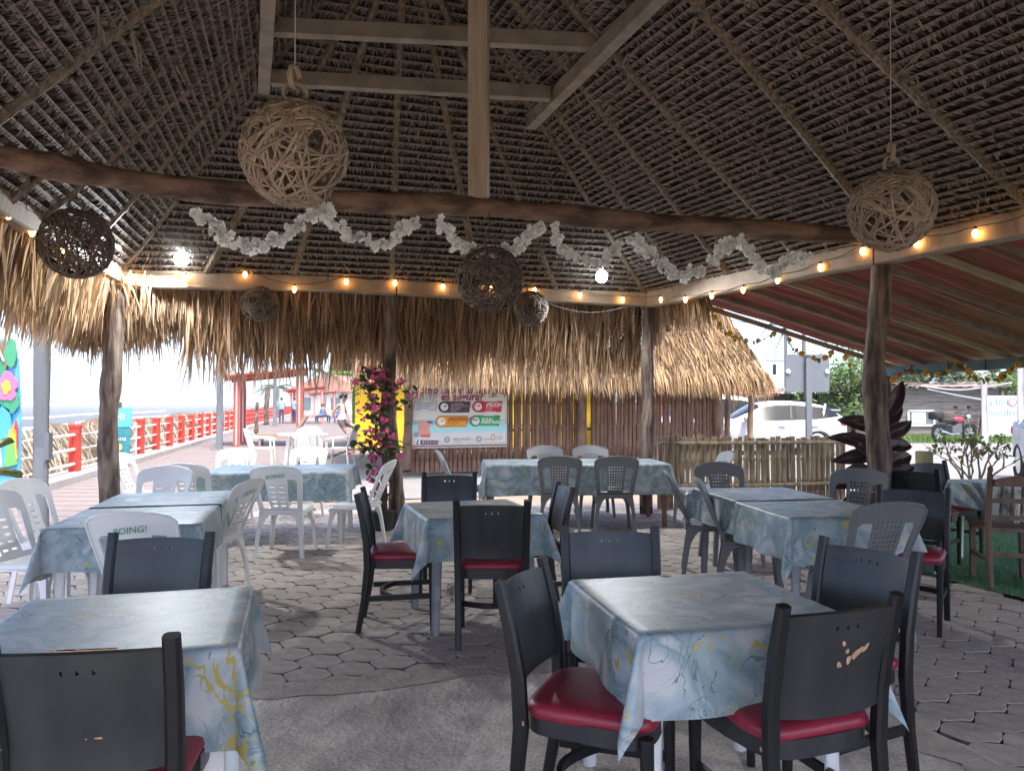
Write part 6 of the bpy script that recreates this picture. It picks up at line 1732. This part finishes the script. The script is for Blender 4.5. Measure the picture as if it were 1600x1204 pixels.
mb = MB(); mb.tube(smooth_path([p + V((0, 0, .008)) for p in wpp], 3), .0035, 5); mb.build('wire', M['wire'], sl_, True)
# icicle light curtains hanging in the fringe
def icicles(label, spots):
    t = thing('icicle_light', label, 'string light', spots[0][:], 0, 'unlit icicle light strings')
    for p in spots:
        mb = MB(); L0 = R.uniform(.30, .62); pts = [V(p) + V((R.uniform(-.012, .012), R.uniform(-.01, .01), -L0 * k / 9)) for k in range(10)]
        mb.tube(pts, .0025, 4)
        for q in pts[1:]: mb.bar(q, q + V((R.choice((-1, 1)) * .022, 0, -.012)), .006, .006)
        setp(mb.build('light_strand', M['tip'], t, True), kind=None)
icicles('unlit icicle lights hanging in the fringe beside the left log post', [at(px, 437, 7.95) for px in (62, 78, 92, 138, 152, 163, 176, 188, 200)])
icicles('unlit icicle lights hanging in the fringe right of the white bulb', [at(px, 446, 8.3) for px in (236, 250, 262, 284, 300, 342, 360)])
icicles('unlit icicle lights hanging in front of the sunlit straw at right', [at(px, 470, 9.7) for px in (912, 935, 952, 972, 990, 1003)])
wire('white cable sagging under the rear beam at right', [at(845, 470, 9.2), at(890, 484, 9.35), at(930, 488, 9.45), at(975, 480, 9.6), at(1010, 468, 9.7)], .006, 'wirew', 'cable')

# ---- white flower garlands on the tie log
def petal_cluster(name, m, r):
    mb = MB()
    for j in range(5):
        o_ = V((R.uniform(-.9, .9) * r, R.uniform(-.4, .4) * r, R.uniform(-.6, .6) * r)); ax = V((R.gauss(0, .6), -1, R.gauss(0, .6))).normalized(); u_ = ax.orthogonal().normalized(); v_ = ax.cross(u_)
        for k in range(5):
            a = 2 * math.pi * k / 5; d = u_ * math.cos(a) + v_ * math.sin(a); s_ = ax.cross(d)
            mb.add([o_, o_ + d * r * .45 - s_ * r * .36 + ax * r * .12, o_ + d * r * .8 - s_ * r * .2 + ax * r * .2, o_ + d * r * .82 + s_ * r * .18 + ax * r * .22, o_ + d * r * .45 + s_ * r * .36 + ax * r * .12], [(0, 1, 2, 3, 4)])
    return mb.mesh(name, m)
pc = [petal_cluster('flower', M['white_fl'], .030) for _ in range(5)]
def log_depth(px):
    for a, b in zip(lg, lg[1:]):
        pa, pb_ = 800 + 1200 * a.x / a.y, 800 + 1200 * b.x / b.y
        if pa <= px <= pb_: return a.y + (b.y - a.y) * (px - pa) / (pb_ - pa)
    return lg[-1].y
def garland(label, pts, seed):
    q = random.Random(seed)
    c0 = at(pts[0][0], pts[0][1], log_depth(pts[0][0]))
    t = thing('flower_garland', label, 'garland', c0[:], 0, 'white flower garlands along the tie log')
    W3 = smooth_path([at(x, y, log_depth(x) - .10) for x, y in pts], 8)
    mb = MB(); mb.tube(W3, .004, 5); mb.build('stem', M['green'], t, True)
    acc = 0; 
    for a, b in zip(W3, W3[1:]):
        acc += (b - a).length
        while acc > .016:
            acc -= .016; p = a.lerp(b, q.random()) + V((q.uniform(-.03, .03), q.uniform(-.045, .02), q.uniform(-.04, .03)))
            link('flower', q.choice(pc), t, True, loc=p, rot=(q.uniform(-.5, .5), q.uniform(-3, 3), q.uniform(-.6, .6)), scale=q.uniform(.7, 1.2))
garland('white flower garland at the left end of the tie log, two swags', [(305, 330), (345, 362), (398, 385), (452, 365), (500, 328), (545, 368), (595, 380), (630, 360), (652, 342)], 1)
garland('white flower garland swag left of the central wicker ball', [(683, 340), (700, 365), (730, 388), (765, 392), (800, 388), (828, 365), (850, 350)], 2)
garland('white flower garland swag just right of the king post', [(862, 352), (880, 385), (910, 408), (945, 405), (965, 382)], 3)
garland('white flower garland at the right end of the tie log, zigzag', [(990, 372), (1020, 402), (1062, 430), (1105, 412), (1145, 376), (1175, 402), (1200, 428), (1228, 410), (1262, 400)], 4)

# ---- orange flower garlands at the awning
ofm = blossom('flower', M['orangefl'], .045, 7, .25); gl_ = leaf_mesh('leaf', M['leafA'], .06, .02)
redf = blossom('flower', flat('red_petal', (.60, .07, .04), .6), .045, 7, .25)
def orange_garland(label, pts, D0, D1, gap=.16):
    t = thing('orange_garland', label, 'garland', at(pts[0][0], pts[0][1], D0)[:], 0, 'orange flower garlands by the awning')
    n = len(pts); W3 = smooth_path([at(x, y, D0 + (D1 - D0) * i / (n - 1)) for i, (x, y) in enumerate(pts)], 8)
    mb = MB(); mb.tube(W3, .004, 5); mb.build('stem', M['green'], t, True)
    acc = fa = 0
    for a, b in zip(W3, W3[1:]):
        acc += (b - a).length; fa += (b - a).length
        while acc > .028:
            acc -= .028; link('leaf', gl_, t, True, loc=a.lerp(b, R.random()), rot=rnd_rot(), scale=R.uniform(.7, 1.2))
        while fa > gap:
            fa -= gap * R.uniform(.7, 1.4); link('flower', redf if R.random() < .12 else ofm, t, True, loc=a.lerp(b, R.random()) + V((0, -.03, 0)), rot=(rad(90) + R.uniform(-.6, .6), R.uniform(-.6, .6), R.uniform(-.6, .6)), scale=R.uniform(.8, 1.25))
orange_garland('orange flower garland swinging from the hut thatch across the sky to the road sign', [(1108, 478), (1125, 508), (1150, 528), (1185, 532), (1222, 515), (1236, 540), (1258, 556), (1290, 558), (1312, 535), (1322, 562), (1335, 590)], 10.1, 10.9)
orange_garland('orange flower garland looped under the teal awning beam', [(1385, 605), (1402, 585), (1430, 578), (1470, 585), (1488, 568), (1505, 572), (1520, 590), (1555, 592), (1580, 575), (1605, 555), (1640, 548)], 10.6, 8.6, .13)

# ================================================================== AIR: thin sea haze over the whole place
mb = MB(); mb.box((0, 2995, 4.0), (18400, 12100, 15.4)); hz = mb.mesh('haze', []); 
hm = bpy.data.materials.new('sea_haze'); hm.use_nodes = True; hn_ = hm.node_tree; hn_.nodes.clear()
pv = hn_.nodes.new('ShaderNodeVolumePrincipled'); pv.inputs['Color'].default_value = (.93, .97, 1, 1); pv.inputs['Density'].default_value = HAZE; pv.inputs['Anisotropy'].default_value = .1
ho_ = hn_.nodes.new('ShaderNodeOutputMaterial'); hn_.links.new(pv.outputs[0], ho_.inputs['Volume'])
hz.materials.append(hm); setp(link('haze', hz), kind='stuff')
